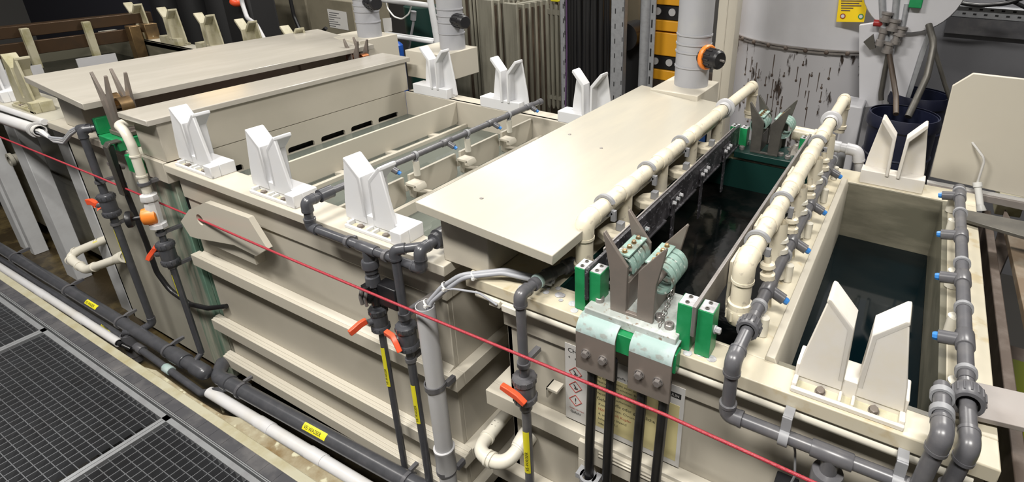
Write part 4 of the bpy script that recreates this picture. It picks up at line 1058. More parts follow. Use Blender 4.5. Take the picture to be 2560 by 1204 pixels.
for x in (-2.52, -1.42):
    z = a2.z + (x - a2.x) / (b2.x - a2.x) * (b2.z - a2.z)
    m = MB(); m.lathe([(pr2 * 1.02, 0), (pr2 * 1.18, 0), (pr2 * 1.18, .016), (pr2 * 1.02, .016)], (x, 1.03, z), (1, 0, 0), 22); m.box(x, x + .016, 1.045, 1.085, z + pr2, z + pr2 * 1.4); part(m, 'pipe_clip', 'pvc_mid', B2)
x = -2.02; z = a2.z + (x - a2.x) / (b2.x - a2.x) * (b2.z - a2.z)
label_on(B2, (x, 1.03, z), (x + .15, 1.03, z + .009), (0, -.6, .8), 0.030, 'VE-WASSER', off=pr2)
# second smaller pipe in front
B3 = thing('header_pipe', 'thinner dark grey pipe just below the capped header pipe, with yellow sticker and stained joints', 'pipe', (-3.8, 0.985, -0.48))
pipe_run(B3, [(-6.2, .985, -0.487), (-3.56, .985, -0.478), (-3.50, .985, -0.478), (-2.78, .965, -0.478), (-2.66, 1.02, -0.440), (-2.64, 1.03, -0.40)], 0.017, elbows=False, fil=.03)
m = MB(); sock(m, (-3.10, .974, -0.478), (1, 0, 0), .018, .03); part(m, 'joint', 'patina_light', B3)
m = MB(); sock(m, (-3.42, .983, -0.478), (1, 0, 0), .019, .05); part(m, 'joint', 'pvc_mid', B3)
label_on(B3, (-3.80, .985, -0.480), (-3.69, .985, -0.480), (0, -.6, .8), 0.020, 'VE-WASSER', off=.017)
m = MB(); q = Vector((-3.47, 0.975, -0.40))
m.lathe([(.03, 0), (.034, 0), (.034, -.14), (.03, -.14)], q, (0, 0, 1), 20); m.tube([(-3.47, .975, -.42), (-3.47, .975, -.58)], .030, 16); part(m, 'standpipe', 'pvc_mid', B3)
# white pipes
wp = thing('white_conduit', 'white plastic conduit with open end along the floor channel at lower left', 'conduit', (-4.3, 0.955, -0.46))
m = MB(); rr = 0.021
A = (-6.2, 0.93, -0.470); B = (-3.475, 0.93, -0.430); dv = Vector(B) - Vector(A)
m.lathe([(0, .0), (rr, 0), (rr, dv.length), (rr - .003, dv.length), (rr - .003, dv.length - .08), (0, dv.length - .08)], A, dv, 24); part(m, 'tube', 'white_pipe', wp)
for x in (-4.45, -3.96):
    m = MB(); z = A[2] + (x - A[0]) / (B[0] - A[0]) * (B[2] - A[2]); m.lathe([(rr, 0), (rr * 1.08, 0), (rr * 1.08, .10), (rr, .10)], (x, .93, z), (1, 0, 0), 22); part(m, 'coupler', 'white_pipe', wp)
m = MB(); m.tube([(-3.55, .93, -.431), (-3.44, .93, -.430)], .013, 12); m.tube([(-3.44, .93, -.430), (-3.40, .945, -.45)], .011, 10); part(m, 'cables', 'rubber_black', wp)
wp = thing('white_conduit', 'white plastic conduit in front of the dark header pipe at the bottom edge', 'conduit', (-1.9, 0.955, -0.4))
m = MB(); m.tube([(-2.74, 0.985, -0.470), (-1.05, 0.965, -0.372)], 0.027, 24); part(m, 'tube', 'white_pipe', wp)
for x in (-2.33, -1.96):
    m = MB(); f_ = (x + 2.74) / 1.69; m.lathe([(.027, 0), (.0295, 0), (.0295, .10), (.027, .10)], (x, .985 - .02 * f_, -.470 + .098 * f_), (1.69, -.02, .098), 22); part(m, 'coupler', 'white_pipe', wp)
m = MB(); m.tube([U(540, 985, 'z', -.598), U(560, 1030, 'z', -.598)], 0.006, 8); single(m, 'loose_rod', 'kerb', 'pale thin rod lying in the wet floor channel', 'rod')

# red ropes
m = MB()
m.tube([U(-60, 322, 'y', 1.0), U(0, 342, 'y', 1.0), U(250, 444, 'y', 1.03), U(440, 524, 'y', 1.112), U(478, 540, 'y', 1.112), U(500, 549, 'y', 1.09), U(515, 555, 'y', 1.075), U(700, 636, 'y', 1.01), U(1040, 780, 'y', 1.0), U(1660, 1035, 'y', 1.0), U(2080, 1226, 'y', 1.0)], 0.0044, 10)
single(m, 'pull_rope', 'rope_red', 'long red pull rope stretched in front of all the tanks through the beige lug', 'rope')
m = MB(); m.tube([U(-20, 675, 'y', 0.80), U(4, 692, 'y', 0.80), U(60, 725, 'y', 0.78), U(85, 742, 'y', 0.75), U(105, 768, 'y', 0.71)], 0.004, 8)
single(m, 'short_rope', 'rope_red', 'short red cord end lying at the left edge beside the gratings', 'rope')
# ------------------------------------------------------------------ left region
# far left tank D with its white upright stiffeners
tD = thing('far_tank', 'far left tank carrying the yellowed bar guides, its front carried by white uprights', 'tank', (-5.3, 1.85, -0.6))
m = MB(); m.box(-6.6, -3.93, 1.32, 1.34, -0.45, 0.66); m.box(-3.95, -3.93, 1.34, 2.5, -.45, .66); m.box(-6.6, -3.93, 2.47, 2.5, -0.45, 0.70); m.box(-6.62, -6.6, 1.32, 2.5, -.45, .66); m.box(-6.6, -3.95, 1.31, 1.32, 0.08, 0.12); m.box(-6.6, -3.95, 1.36, 2.46, 0.10, 0.12)
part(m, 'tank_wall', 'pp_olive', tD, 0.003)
m = MB(); m.box(-6.65, -3.91, FY, 1.33, 0.662, RZ); m.box(-6.65, -3.91, 2.47, 2.60, 0.662, RZ); m.box(-3.99, -3.91, 1.235, 2.47, 0.662, RZ)
part(m, 'rim', 'pp_grey', tD, 0.003)
for xs in ((36, 48), (125, 146), (234, 257)):
    a = U(xs[0], 560, 'y', 1.2); b = U(xs[1], 560, 'y', 1.2)
    m = MB(); m.box(a.x, b.x, 1.18, 1.265, -0.60, 0.655); part(m, 'upright', 'post_white', tD, 0.003)
a = -5.42; m = MB(); m.box(a, a + .06, 1.18, 1.265, -0.60, 0.655); part(m, 'upright', 'post_white', tD, 0.003)
m = MB(); m.box(-6.5, -4.0, 1.345, 2.465, 0.52, 0.525); single(m, 'dark_bath', 'bath_dark', 'dark liquid in the far left tank under the bronze rail', 'liquid')
# pale drain pipe stub between uprights
m = MB(); p = U(22, 400, 'y', 1.22); m.lathe([(0.025, 0), (0.045, 0), (0.045, .02), (0.033, .02), (0.033, .1), (0, .1)], p, (0, 1, 0), 20)
single(m, 'drain_stub', 'pp_grey', 'round grey drain stub behind the leftmost white uprights', 'pipe stub')
# white conduit at upper left with cables
t = thing('white_conduit', 'white conduit tube with open end and grey cables at the left edge, above the uprights', 'conduit', (-4.2, 1.05, 0.65))
A = U(-60, 275, 'y', 1.065); B = U(100, 327, 'y', 1.065)
m = MB(); dv = B - A; rr = 0.029
m.lathe([(0, 0), (rr, 0), (rr, dv.length), (rr - .004, dv.length), (rr - .004, dv.length - .09), (0, dv.length - .09)], A, dv, 26); part(m, 'tube', 'white_pipe', t)
m = MB(); q = B - dv.normalized() * .0; m.lathe([(rr + .001, -.05), (rr + .010, -.05), (rr + .010, -.03), (rr + .001, -.03)], q, dv, 26); m.box(q.x - .05, q.x - .03, q.y + .02, 1.107, q.z + .01, q.z + .04); part(m, 'pipe_clip', 'conduit', t)
m = MB(); m.tube([U(-40, 255, 'y', 1.10), U(112, 305, 'y', 1.10)], 0.016, 12); single(m, 'white_rail', 'white_pipe', 'thinner white tube lying behind the open white conduit at the left edge', 'tube')
for k in range(5):
    m = MB(); dy = (k % 3 - 1) * .010; dz = (k // 3) * .012 - .006; s = [0, 6, -5, 4, -2][k]
    m.tube([B - dv.normalized() * .06 + Vector((0, dy, dz)), B + dv.normalized() * .03 + Vector((0, dy, dz)), U(130 + s, 348 + s, 'y', 1.055), U(160, 352 + s, 'y', 1.06), U(178, 330 + s, 'y', 1.06), U(198, 318 + s * .5, 'y', 1.07)], 0.0065, 10, fil=.04)
    part(m, 'cable', 'cable_grey' if k < 3 else 'white_pipe', t)
# pipe cluster in front of tank C
t = thing('rinse_water_pipe', 'dark grey vertical water pipe at left with orange handle, bending down to the floor channel', 'pipe', (-3.36, 1.06, -0.4))
pipe_run(t, [(-3.31, 1.17, 0.770), (-3.362, 1.062, 0.766), (-3.362, 1.062, -0.345), (-3.40, 1.0, -0.375), (-3.475, 0.968, -0.385)], 0.0165, k=1.15, fil=.04)
valve(t, (-3.362, 1.062, 0.375), 0.0155, hd=(-0.8, -0.6, 0), size=1.25, lever=[(-.050, -.010, .008), (-.024, -.004, .012), (0, 0, .004), (.012, .004, -.012)])
label_on(t, (-3.362, 1.062, 0.05), (-3.362, 1.062, 0.245), (-0.45, -1, 0), 0.020, off=0.0168)
wall_clip(t, -3.362, 1.062, 0.495, 0.0165, WY, 'z'); wall_clip(t, -3.362, 1.062, 0.265, 0.0165, WY, 'z')
m = MB(); q = U(198, 322, 'y', 1.07); m.tube([q, q + Vector((.05, 0.02, .01))], 0.020, 14); part(m, 'socket', 'pvc_dark', t)
t = thing('rinse_water_pipe', 'ivory water pipe with orange and black regulator continuing as dark pipe with orange-red handle', 'pipe', (-2.90, 1.06, -0.4))
XC = -2.893
m = MB(); m.tube([(-2.98, 1.16, 0.855), (-3.01, 1.075, 0.855), (XC - .02, 1.060, 0.845), (XC, 1.060, 0.785), (XC, 1.060, 0.560)], 0.0185, 18, fil=.045); part(m, 'upper_pipe', 'ivory', t)
for z in (0.735, 0.64):
    m = MB(); m.lathe([(.0185, -.004), (.0215, -.004), (.0215, .004), (.0185, .004)], (XC, 1.06, z), (0, 0, 1), 18); part(m, 'socket_ring', 'ivory', t)
wall_clip(t, XC, 1.060, 0.598, 0.019, WY, 'z')
m = MB(); m.lathe([(.018, .06), (.020, .052), (.034, .048), (.036, .030), (.034, .022), (.026, .018), (.030, 0), (.026, -.09), (.036, -.095), (.036, -.115), (.028, -.12), (.018, -.125)], (XC, 1.06, 0.50), (0, 0, 1), 8); rg = part(m, 'regulator_body', 'white_pipe', t)
m = MB(); o = Vector((XC, 1.06, 0.445)); d = Vector((-0.55, -0.83, 0)); m.lathe([(.030, -.010), (.040, -.005), (.042, .02), (.036, .045), (.020, .052), (0, .052)], o, d, 22); part(m, 'regulator_bonnet', 'orange', rg)
m = MB(); m.lathe([(0, .0), (.010, 0), (.010, .03), (.034, .032), (.038, .04), (.038, .052), (.030, .056), (.012, .050), (0, .050)], o + d.normalized() * .05, d, 18); part(m, 'hand_wheel', 'black', rg)
m = MB(); m.tube([(XC, 1.06, 0.40), (XC, 1.06, -0.345)], 0.0135, 16); m.tube([(XC, 1.06, -.345), (XC, 1.02, -.372)], .0135, 12); part(m, 'lower_pipe', 'pvc_dark', t)
valve(t, (XC, 1.06, 0.245), 0.0155, hd=(-0.8, -0.6, 0), size=1.25, lever=[(.010, .004, .030), (-.004, 0, .014), (-.014, -.012, -.006), (-.020, -.020, -.022)])
wall_clip(t, XC, 1.06, 0.345, 0.016, WY, 'z'); wall_clip(t, XC, 1.06, 0.165, 0.014, WY, 'z')
label_on(t, (XC, 1.06, 0.01), (XC, 1.06, 0.13), (-0.45, -1, 0), 0.018, off=0.0138)
# black hose with blue tape
m = MB()
m.tube([U(262, 352, 'y', 1.08), U(268, 400, 'y', 1.08), U(300, 440, 'y', 1.08)], 0.011, 10, fil=.03); 
HP = thing('cable_hose', 'black hose with blue tape band curving down and across to the stained tank corner', 'hose', (-3.0, 1.08, 0.2))
m = MB(); m.tube([U(292, 412, 'y', 1.09), U(312, 470, 'y', 1.085), U(336, 530, 'y', 1.08), U(366, 606, 'y', 1.08), U(392, 680, 'y', 1.08), U(425, 725, 'y', 1.09), U(475, 760, 'y', 1.10), U(520, 770, 'y', 1.11), U(566, 765, 'y', 1.14)], 0.0118, 14, fil=.08); part(m, 'hose', 'rubber_black', HP)
m = MB(); m.tube([U(301, 442, 'y', 1.087), U(309, 462, 'y', 1.086)], 0.0132, 14); part(m, 'tape_band', 'blue_tape', HP)
m = MB(); q = U(276, 416, 'y', 1.075); m.cyl(q, q + Vector((0, .05, -.02)), .013, 12); q2 = U(270, 410, 'y', 1.06); m.cyl(q2, q2 + Vector((0, .02, 0)), .011, 12); part(m, 'terminal_bolt', 'steel_light', HP)
# copper contact on tank C, front
GC = thing('bar_contact', 'dark fork contact with bronze leaf, standing on a green block at the left front rim', 'electrical contact', (-3.20, 1.165, 0.70), 'metal fork contacts for the bars')
def small_contact(t, X, Y, Z, leaf='brass', fork='steel_brown', hgt=0.27):
    for yy in (Y, Y + 0.075):
        for s in (-1, 1):
            m = MB(); m.prism([(X + s * .012, Z), (X + s * .012, Z + .16), (X + s * .062, Z + hgt), (X + s * .068, Z + hgt - .004), (X + s * .052, Z + .14), (X + s * .046, Z)], 'y', yy - .006, yy + .006); part(m, 'fork_prong', fork, t, 0.001)
    for s in (-1, 1):
        vs = []; fs = []; n_ = 22; a0, a1 = (-0.7 * PI, 1.0 * PI) if s > 0 else (0, 1.7 * PI)
        for i in range(n_ + 1):
            a = a0 + (a1 - a0) * i / n_
            for rr_, dy in ((.030, 0), (.035, 0), (.035, .05), (.030, .05)): vs.append((X + s * .052 + math.cos(a) * rr_, Y + .013 + dy, Z + .12 + math.sin(a) * rr_ * 1.2))
        for i in range(n_):
            for j in range(4): fs.append((i * 4 + j, i * 4 + j + 4, i * 4 + (j + 1) % 4 + 4, i * 4 + (j + 1) % 4))
        m = MB(); m.add(vs, fs); part(m, 'contact_leaf', leaf, t)
    m = MB(); m.box(X - .06, X + .06, Y - .01, Y + .085, Z - .02, Z); part(m, 'foot', fork, t, 0.002)
small_contact(GC, -3.175, 1.13, 0.775)
t = thing('insulating_block', 'bright green block under the left front fork contact', 'block', (-3.2, 1.15, 0.70), 'green insulating blocks holding the rails')
m = MB(); m.box(-3.27, -3.10, 1.085, 1.21, 0.702, 0.752); m.box(-3.285, -3.262, 1.09, 1.17, 0.752, 0.83); part(m, 'block', 'green_pe', t, 0.003)
m = MB(); m.box(-3.295, -3.286, 1.09, 1.16, 0.735, 0.825); part(m, 'side_plate', 'green_dark', t, .002)
m = MB(); m.box(-3.07, -2.955, 1.085, 1.107, 0.615, 0.695); single(m, 'insulating_pad', 'green_pe', 'green pad on the stained tank corner behind the ivory pipe', 'pad', bevel=.002)
t = thing('cable_lug', 'bent grey metal lug strap at the left front rim beside the ivory pipe', 'busbar lug', (-3.1, 1.06, 0.5))
m = MB(); m.prism([(1.10, 0.755), (1.055, 0.755), (1.040, 0.738), (1.040, 0.50), (1.046, 0.50), (1.046, 0.735), (1.058, 0.748), (1.10, 0.748)], 'x', -3.13, -3.09); part(m, 'bent_plate', 'steel_dark', t, .001)
m = MB(); m.prism([(1.046, 0.74), (1.07, 0.74), (1.055, 0.50), (1.046, 0.50)], 'x', -3.12, -3.095); part(m, 'backing', 'rubber_black', t)
G2 = thing('bar_contact', 'small dark fork contact with shiny copper leaf at the back left', 'electrical contact', (-3.36, 2.55, 0.70), 'metal fork contacts for the bars')
small_contact(G2, -3.235, 2.50, 0.722, leaf='copper', hgt=.25)

# ------------------------------------------------------------------ far left background
t = thing('bronze_rail', 'long dark bronze rail lying across the far left tank, with glints of light', 'metal bar', (-5.9, 2.0, 0.8))
m = MB(); m.box(-6.02, -5.93, 0.7, 2.62, 0.83, 0.915); part(m, 'upper_rail', 'bronze_rail', t, 0.004)
m = MB(); m.box(-5.93, -5.90, 0.7, 2.50, 0.70, 0.80); part(m, 'lower_rail', 'bronze_rail', t, 0.004)
for y in (1.30, 1.72, 2.1):
    m = MB(); m.box(-5.90, -5.86, y, y + .05, 0.60, 0.90); part(m, 'hanger', 'guide_old', t, 0.004)
m = MB(); m.box(-5.93, -5.84, 2.50, 2.60, 0.70, 0.83); m.box(-5.90, -5.82, 2.38, 2.46, 0.53, 0.83); part(m, 'end_foot', 'brass', t, 0.004)
for i, (y, lb) in enumerate(((1.45, 'left pale window panel below the bronze rail'), (1.92, 'right pale window panel below the bronze rail'))):
    m = MB(); m.box(-5.70, -5.69, y, y + .26, 0.53, 0.66); single(m, 'backing_panel', 'conduit', lb, 'panel', group='pale panels below the bronze rail')
m = MB(); m.box(-5.45, -5.15, 2.28, 2.46, 0.53, 0.64); single(m, 'clear_bin', 'paper', 'dull pale box inside the far tank beside the copper foot of the bronze rail', 'box', bevel=.004)
m = MB(); m.box(-9.5, -6.9, 2.9, 3.4, -0.75, 1.20)
single(m, 'covered_stack', 'cloth_dark', 'large dark covered stack standing behind the bronze rail at upper left', 'stack', bevel=.02)
for i, (x, h) in enumerate(((-6.75, 1.25), (-6.45, 1.3), (-6.15, 1.18))):
    m = MB(); m.lathe([(0, 0), (.14, 0), (.15, h * .5 + .3), (.14, h + .7), (.05, h + .72), (0, h + .72)], (x, 3.15 + .1 * i, -0.75), (0, 0, 1), 20)
    single(m, 'dark_canister', 'black_matte', ['dark canister behind the bronze rail, leftmost of three', 'dark canister behind the bronze rail, middle of three', 'dark canister behind the bronze rail, rightmost of three'][i], 'canister', group='dark canisters at upper left')
t = thing('dark_machine', 'black machine with an orange-red knob behind the yellowed bar guides', 'machine', (-5.4, 3.15, -0.75))
m = MB(); m.box(-5.6, -5.2, 3.05, 3.3, -0.75, 1.15); part(m, 'housing', 'black_matte', t, .02)
m = MB(); q = U(590, 5, 'y', 2.98); m.sphere(q, .05, 14, 0, .8); part(m, 'knob', 'orange_red', t)

m = MB(); m.tube([U(598, -30, 'y', 2.75), U(606, 10, 'y', 2.75), U(618, 45, 'y', 2.72), U(640, 60, 'y', 2.68), U(662, 100, 'y', 2.66)], 0.016, 12, fil=.08); single(m, 'grey_hose', 'conduit', 'pale grey-blue hose curving down behind the dirty white bar guide', 'hose')
# brown panel, cabinet and label
m = MB(); a = U(640, 60, 'y', 3.6); b = U(772, 60, 'y', 3.6); m.box(a.x, b.x, 3.6, 3.65, -0.75, 1.6); single(m, 'brown_panel', 'wall_beige', 'dull brown ribbed panel behind the end of the grey lid', 'panel')
for i in range(6):
    pass
m = MB(); a = U(776, 60, 'y', 3.5); b = U(888, 60, 'y', 3.5); m.box(a.x, b.x, 3.5, 3.9, -0.75, 1.02)
cb = thing('control_cabinet', 'beige-grey cabinet with a white paper label, left of the first grey vent duct', 'cabinet', (a.x, 3.5, -0.75)); part(m, 'cabinet_body', 'wall_beige', cb, .01)
m = MB(); q = [U(818, 22, 'y', 3.498), U(866, 30, 'y', 3.498), U(872, 76, 'y', 3.498), U(826, 68, 'y', 3.498)]; m.hull(q, .002); 
for k in range(7):
    p0 = U(823, 32 + 5.4 * k, 'y', 3.495); m.box(p0.x, p0.x + [.13, .10, .15, .07, .12, .15, .09][k], 3.4945, 3.4955, p0.z, p0.z + .006, 1)
part(m, 'paper_label', ['paper', 'pvc_mid'], cb)
m = MB(); m.tube([U(722, -20, 'y', 3.4), U(735, 40, 'y', 3.4), U(752, 80, 'y', 3.4), U(790, 95, 'y', 3.4), U(815, 70, 'y', 3.4)], 0.016, 10, fil=.1); single(m, 'black_hose', 'rubber_black', 'black hose sagging in front of the brown panel', 'hose')
# ladder-like frame
t = thing('tube_rack', 'white welded tube frame between the first two grey vent ducts', 'frame', (-3.4, 3.3, 0.6))
m = MB(); m.tube([U(1069, -40, 'y', 3.25), U(1097, 125, 'y', 3.25)], 0.024, 14); part(m, 'upright', 'post_white', t)
m = MB(); m.tube([U(930, -4, 'y', 3.25), U(1076, 14, 'y', 3.25)], 0.020, 14); part(m, 'upper_rail', 'post_white', t)
m = MB(); m.tube([U(965, 88, 'y', 3.25), U(1086, 106, 'y', 3.25)], 0.016, 14); m.tube([U(965, 82, 'y', 3.27), U(1086, 99, 'y', 3.27)], 0.010, 10); part(m, 'lower_rail', 'post_white', t)
m = MB(); m.tube([U(962, -5, 'y', 3.3), U(968, 20, 'y', 3.3), U(985, 42, 'y', 3.3), U(1005, 48, 'y', 3.3), U(1022, 35, 'y', 3.3), U(1030, 10, 'y', 3.3)], 0.006, 8, fil=.08); single(m, 'white_cable_loop', 'zip_white', 'thin white cable hanging in a loop inside the white tube frame', 'cable')
m = MB(); q = [U(957, 46, 'y', 3.28), U(978, 44, 'y', 3.28), U(981, 78, 'y', 3.28), U(962, 80, 'y', 3.28)]; m.hull(q, .004); single(m, 'white_tag', 'paper', 'small blank white tag hanging left inside the white tube frame', 'tag')
m = MB(); m.lathe([(0, 0), (.16, 0), (.17, .5), (.16, 1.5), (0, 1.5)], (-3.85, 3.75, -0.5), (0, 0, 1), 24); single(m, 'dark_column', 'green_dark', 'dark greenish column behind the white cable loop', 'column')
m = MB(); q = U(992, 125, 'y', 3.1); hb = q.z + .81; m.lathe([(0, 0), (.045, .0), (.05, hb - .02), (.03, hb), (0, hb)], (q.x, q.y, -.75), (0, 0, 1), 18); single(m, 'blue_canister', 'blue_tape', 'small blue canister half hidden behind the beige duct box', 'canister')
m = MB(); m.tube([U(1035, 30, 'y', 3.35), U(1033, 60, 'y', 3.35), U(1022, 120, 'y', 3.35)], 0.010, 10); m.tube([U(1034, 28, 'y', 3.35), U(1033, 50, 'y', 3.35)], 0.022, 10); single(m, 'grey_connector', 'clamp_grey', 'grey cable connector hanging behind the right part of the white frame', 'connector')

# support bench under far guides: nothing (they stand on the far tank rim)
# ------------------------------------------------------------------ rear background, centre and right
m = MB(); m.box(-4.6, -2.06, 4.32, 4.36, -0.75, 2.2)
single(m, 'partition_panel', 'wall_beige', 'dull beige partition panel behind the radiators', 'panel')
# ribbed radiators (panels of ribs)
def radiator(label, u0, u1, y, ztop, zb, n, deep=0.10):
    a = U(u0, 120, 'y', y).x; b = U(u1, 120, 'y', y).x
    t = thing('radiator', label, 'radiator', ((a + b) / 2, y, zb), 'ribbed grey-beige radiators')
    w = (b - a) / n
    for i in range(n):
        m = MB(); x = a + i * w
        m.tube([(x + w * .5, y + deep / 2, zb), (x + w * .5, y + deep / 2, zb + .03), (x + w * .5, y + deep / 2, ztop - .03), (x + w * .5, y + deep / 2, ztop)], [w * .20, w * .40, w * .40, w * .20], 10)
        part(m, 'rib', 'radiator', t)
    m = MB(); m.box(a + .01, b - .01, y + deep * .35, y + deep * .65, zb + .08, zb + .11); m.box(a + .01, b - .01, y + deep * .35, y + deep * .65, ztop - .10, ztop - .06); part(m, 'header', 'radiator', t)
    return t
def slab(label, u0, u1, y0, y1, ztop, zb, nfin):
    """hollow slab with a flat front and finned right side"""
    a = U(u0, 100, 'y', y0).x; b = U(u1, 100, 'y', y0).x
    t = thing('finned_slab', label, 'filter slab', ((a + b) / 2, y0, zb), 'tall grey-beige finned slabs')
    m = MB(); m.box(a, b - .01, y0, y0 + .03, zb, ztop); part(m, 'front_plate', 'radiator', t, 0.01)
    for i in range(nfin):
        y = y0 + .07 + i * (y1 - y0 - .07) / nfin
        m = MB(); m.box(a + .01, b, y, y + .028, zb, ztop - .01); part(m, 'fin', 'radiator', t, 0.006)
    m = MB(); m.box(a + .02, b - .02, y0 + .02, y1, zb + .05, ztop - .05); part(m, 'core', 'wood_dark', t)
slab('tall finned slab partly hidden behind the second grey vent duct', 1118, 1168, 3.95, 4.2, 1.16, 0.0, 4)
slab('tall finned slab, left of two standing free in front of the beige partition', 1200, 1238, 3.80, 4.2, 1.10, 0.0, 5)
slab('tall finned slab, right of two standing free in front of the beige partition', 1262, 1298, 3.72, 4.2, 1.10, 0.0, 5)
radiator('ribbed column radiator left of the black cable bundle', 1356, 1402, 3.85, 1.115, 0.245, 4)
m = MB(); q = U(1385, 0, 'y', 3.85); m.box(q.x - .035, q.x + .035, 3.85, 3.93, 1.12, 1.20); single(m, 'yellow_cap', 'yellow_label', 'small yellow block on top of the column radiator', 'block', bevel=.006)
# black cable bundle
random.seed(11)
cc = 0
for u, lb in zip(range(1424, 1523, 8), ['leftmost strand, beside the purple cable', 'second strand from the left', 'third strand from the left', 'fourth strand from the left', 'fifth strand from the left', 'sixth strand from the left', 'middle strand', 'strand just right of the middle', 'fifth strand from the slotted post', 'fourth strand from the slotted post', 'third strand from the slotted post', 'second strand from the slotted post', 'strand touching the slotted post']):
    y = 3.72 + random.uniform(0, .08)
    a = U(u, -20, 'y', y); b = U(u + random.uniform(-3, 3), 262, 'y', y)
    m = MB(); m.tube([a + Vector((0, 0, .5)), a, (a + b) / 2 + Vector((random.uniform(-.008, .008), 0, 0)), b, b - Vector((0, 0, .6))], random.uniform(.021, .026), 12, fil=.3)
    single(m, 'power_cable', 'rubber_black', 'thick black cable in the hanging bundle, ' + lb, 'cable', group='black cable bundle beside the slotted posts')
m = MB(); e_ = U(1414, 262, 'y', 3.68); m.tube([U(1416, -30, 'y', 3.68), U(1417, 130, 'y', 3.68), e_, Vector((e_.x, e_.y, -.74))], .006, 8); m2 = m
o = single(m, 'purple_cable', 'rope_red', 'thin purple cable along the left of the black cable bundle', 'cable')
mat('purple', (0.10, 0.05, 0.13), 0.5); o.data.materials[0] = MT['purple']
def post(label, u0, u1, y, zt, zb, split=0.3, lean=0):
    a = U(u0, 0, 'y', y); b = U(u1, 0, 'y', y)
    t = thing('slotted_post', label, 'post', ((a.x + b.x) / 2, y, zb), 'slotted galvanised posts')
    xm = a.x + (b.x - a.x) * split
    m = MB(); m.box(a.x, a.x + .006, y, y + .05, zb, zt); m.box(a.x, b.x, y, y + .005, zb, zt); m.box(b.x - .006, b.x, y, y + .05, zb, zt)
    part(m, 'channel', 'galv', t, .002)
    m = MB(); k = 0; z = zb + .05
    while z < zt - .05:
        m.box(xm, xm + .007, y - .001, y + .001, z, z + .035); m.box(b.x - (b.x - a.x) * .14, b.x - (b.x - a.x) * .14 + .006, y - .001, y + .001, z + .02, z + .05)
        z += .105
    part(m, 'slots', 'black_matte', t)
post('slotted galvanised post directly right of the black cable bundle', 1528, 1562, 3.70, 2.3, 0.0)
post('slotted galvanised post standing left of the black cable bundle', 1399, 1412, 3.70, 2.3, 0.0, split=.6)
t = thing('slotted_post', 'slotted galvanised post with round front, left of the yellow bins', 'post', (-1.75, 3.75, 0.0), 'slotted galvanised posts')
a = U(1616, 0, 'y', 3.75); m = MB(); m.tube([(a.x, 3.75, 0.0), (a.x, 3.75, 2.3)], .036, 16); part(m, 'tube', 'galv', t)
m = MB(); m.box(a.x + .036, a.x + .075, 3.75, 3.76, 0, 2.3); part(m, 'flange', 'galv', t)
m = MB()
for z in [0.62 + .1 * k for k in range(8)]: m.box(a.x + .045, a.x + .055, 3.748, 3.7505, z, z + .055)
part(m, 'slots', 'black_matte', t)
m = MB(); m.box(-2.06, -1.80, 3.95, 4.3, -0.75, 0.95); single(m, 'dark_cupboard', 'black_matte', 'dark unit standing between the two slotted posts', 'cupboard', bevel=.01)
m = MB(); q = U(1578, 60, 'y', 3.9); m.lathe([(0, 0), (.10, 0), (.10, .2), (0, .2)], (q.x, 3.8, q.z - .08), (0, 1, 0), 24); single(m, 'black_roll', 'rubber_black', 'black round roll end between the slotted posts', 'roll')
m = MB(); m.box(-1.79, -1.2, 3.86, 4.3, 0.54, 0.628); m.box(-1.79, -1.75, 3.86, 4.3, -.75, .54); m.box(-1.24, -1.2, 3.86, 4.3, -.75, .54)
single(m, 'wooden_bench', 'wood_dark', 'dark wooden bench board under the yellow bins', 'bench', bevel=.004)
m = MB(); m.box(-1.74, -1.26, 3.87, 4.25, -0.75, 0.50); m.box(-1.745, -1.25, 3.865, 3.88, 0.50, 0.53, 1); single(m, 'blue_crate', ['blue_bin', 'post_white'], 'blue crate below the bench behind the big cream lid', 'crate', bevel=.005)
# yellow bins
def bin_(label, z, hh):
    a = U(1612, 60, 'y', 3.86).x; b = U(1712, 60, 'y', 3.86).x
    t = thing('storage_bin', label, 'storage bin', ((a + b) / 2, 3.86, z), 'stacked yellow-orange storage bins')
    m = MB(); m.box(a, b, 3.86, 4.25, z, z + .075); m.box(a, b, 3.86, 4.25, z + hh - .165, z + hh); m.box(a, b, 3.90, 4.25, z + .07, z + hh - .16)
    part(m, 'bin_body', 'bin_orange', t, .006)
    m = MB(); m.box(a + .012, b - .012, 3.875, 3.90, z + .078, z + hh - .168); part(m, 'black_front', 'black', t, .003)
    for k in range(2):
        m = MB(); x = a + (b - a) * (.30 + .36 * k); zz = z + .075 + (hh - .24) * .55; m.cyl((x, 3.876, zz), (x, 3.866, zz), .026, 18); part(m, 'round_knob', 'conduit', t)
bin_('yellow-orange storage bin with black front, lowest of the stack', 0.63, 0.345)
bin_('yellow-orange storage bin with black front, middle of the stack', 0.985, 0.345)
bin_('yellow-orange storage bin cut by the top photo edge, top of the stack', 1.34, 0.345)
# beige column right of vent 3
m = MB(); a = U(1787, 120, 'y', 3.2); b = U(1832, 120, 'y', 3.2); m.box(a.x, b.x, 3.2, 3.3, -0.75, 2.2); m.box(a.x + (b.x - a.x) * .45, a.x + (b.x - a.x) * .52, 3.195, 3.2, -.7, 2.2)
single(m, 'pale_column', 'pp_light', 'tall pale plastic column between the widest vent duct and the white drum', 'column', bevel=.004)
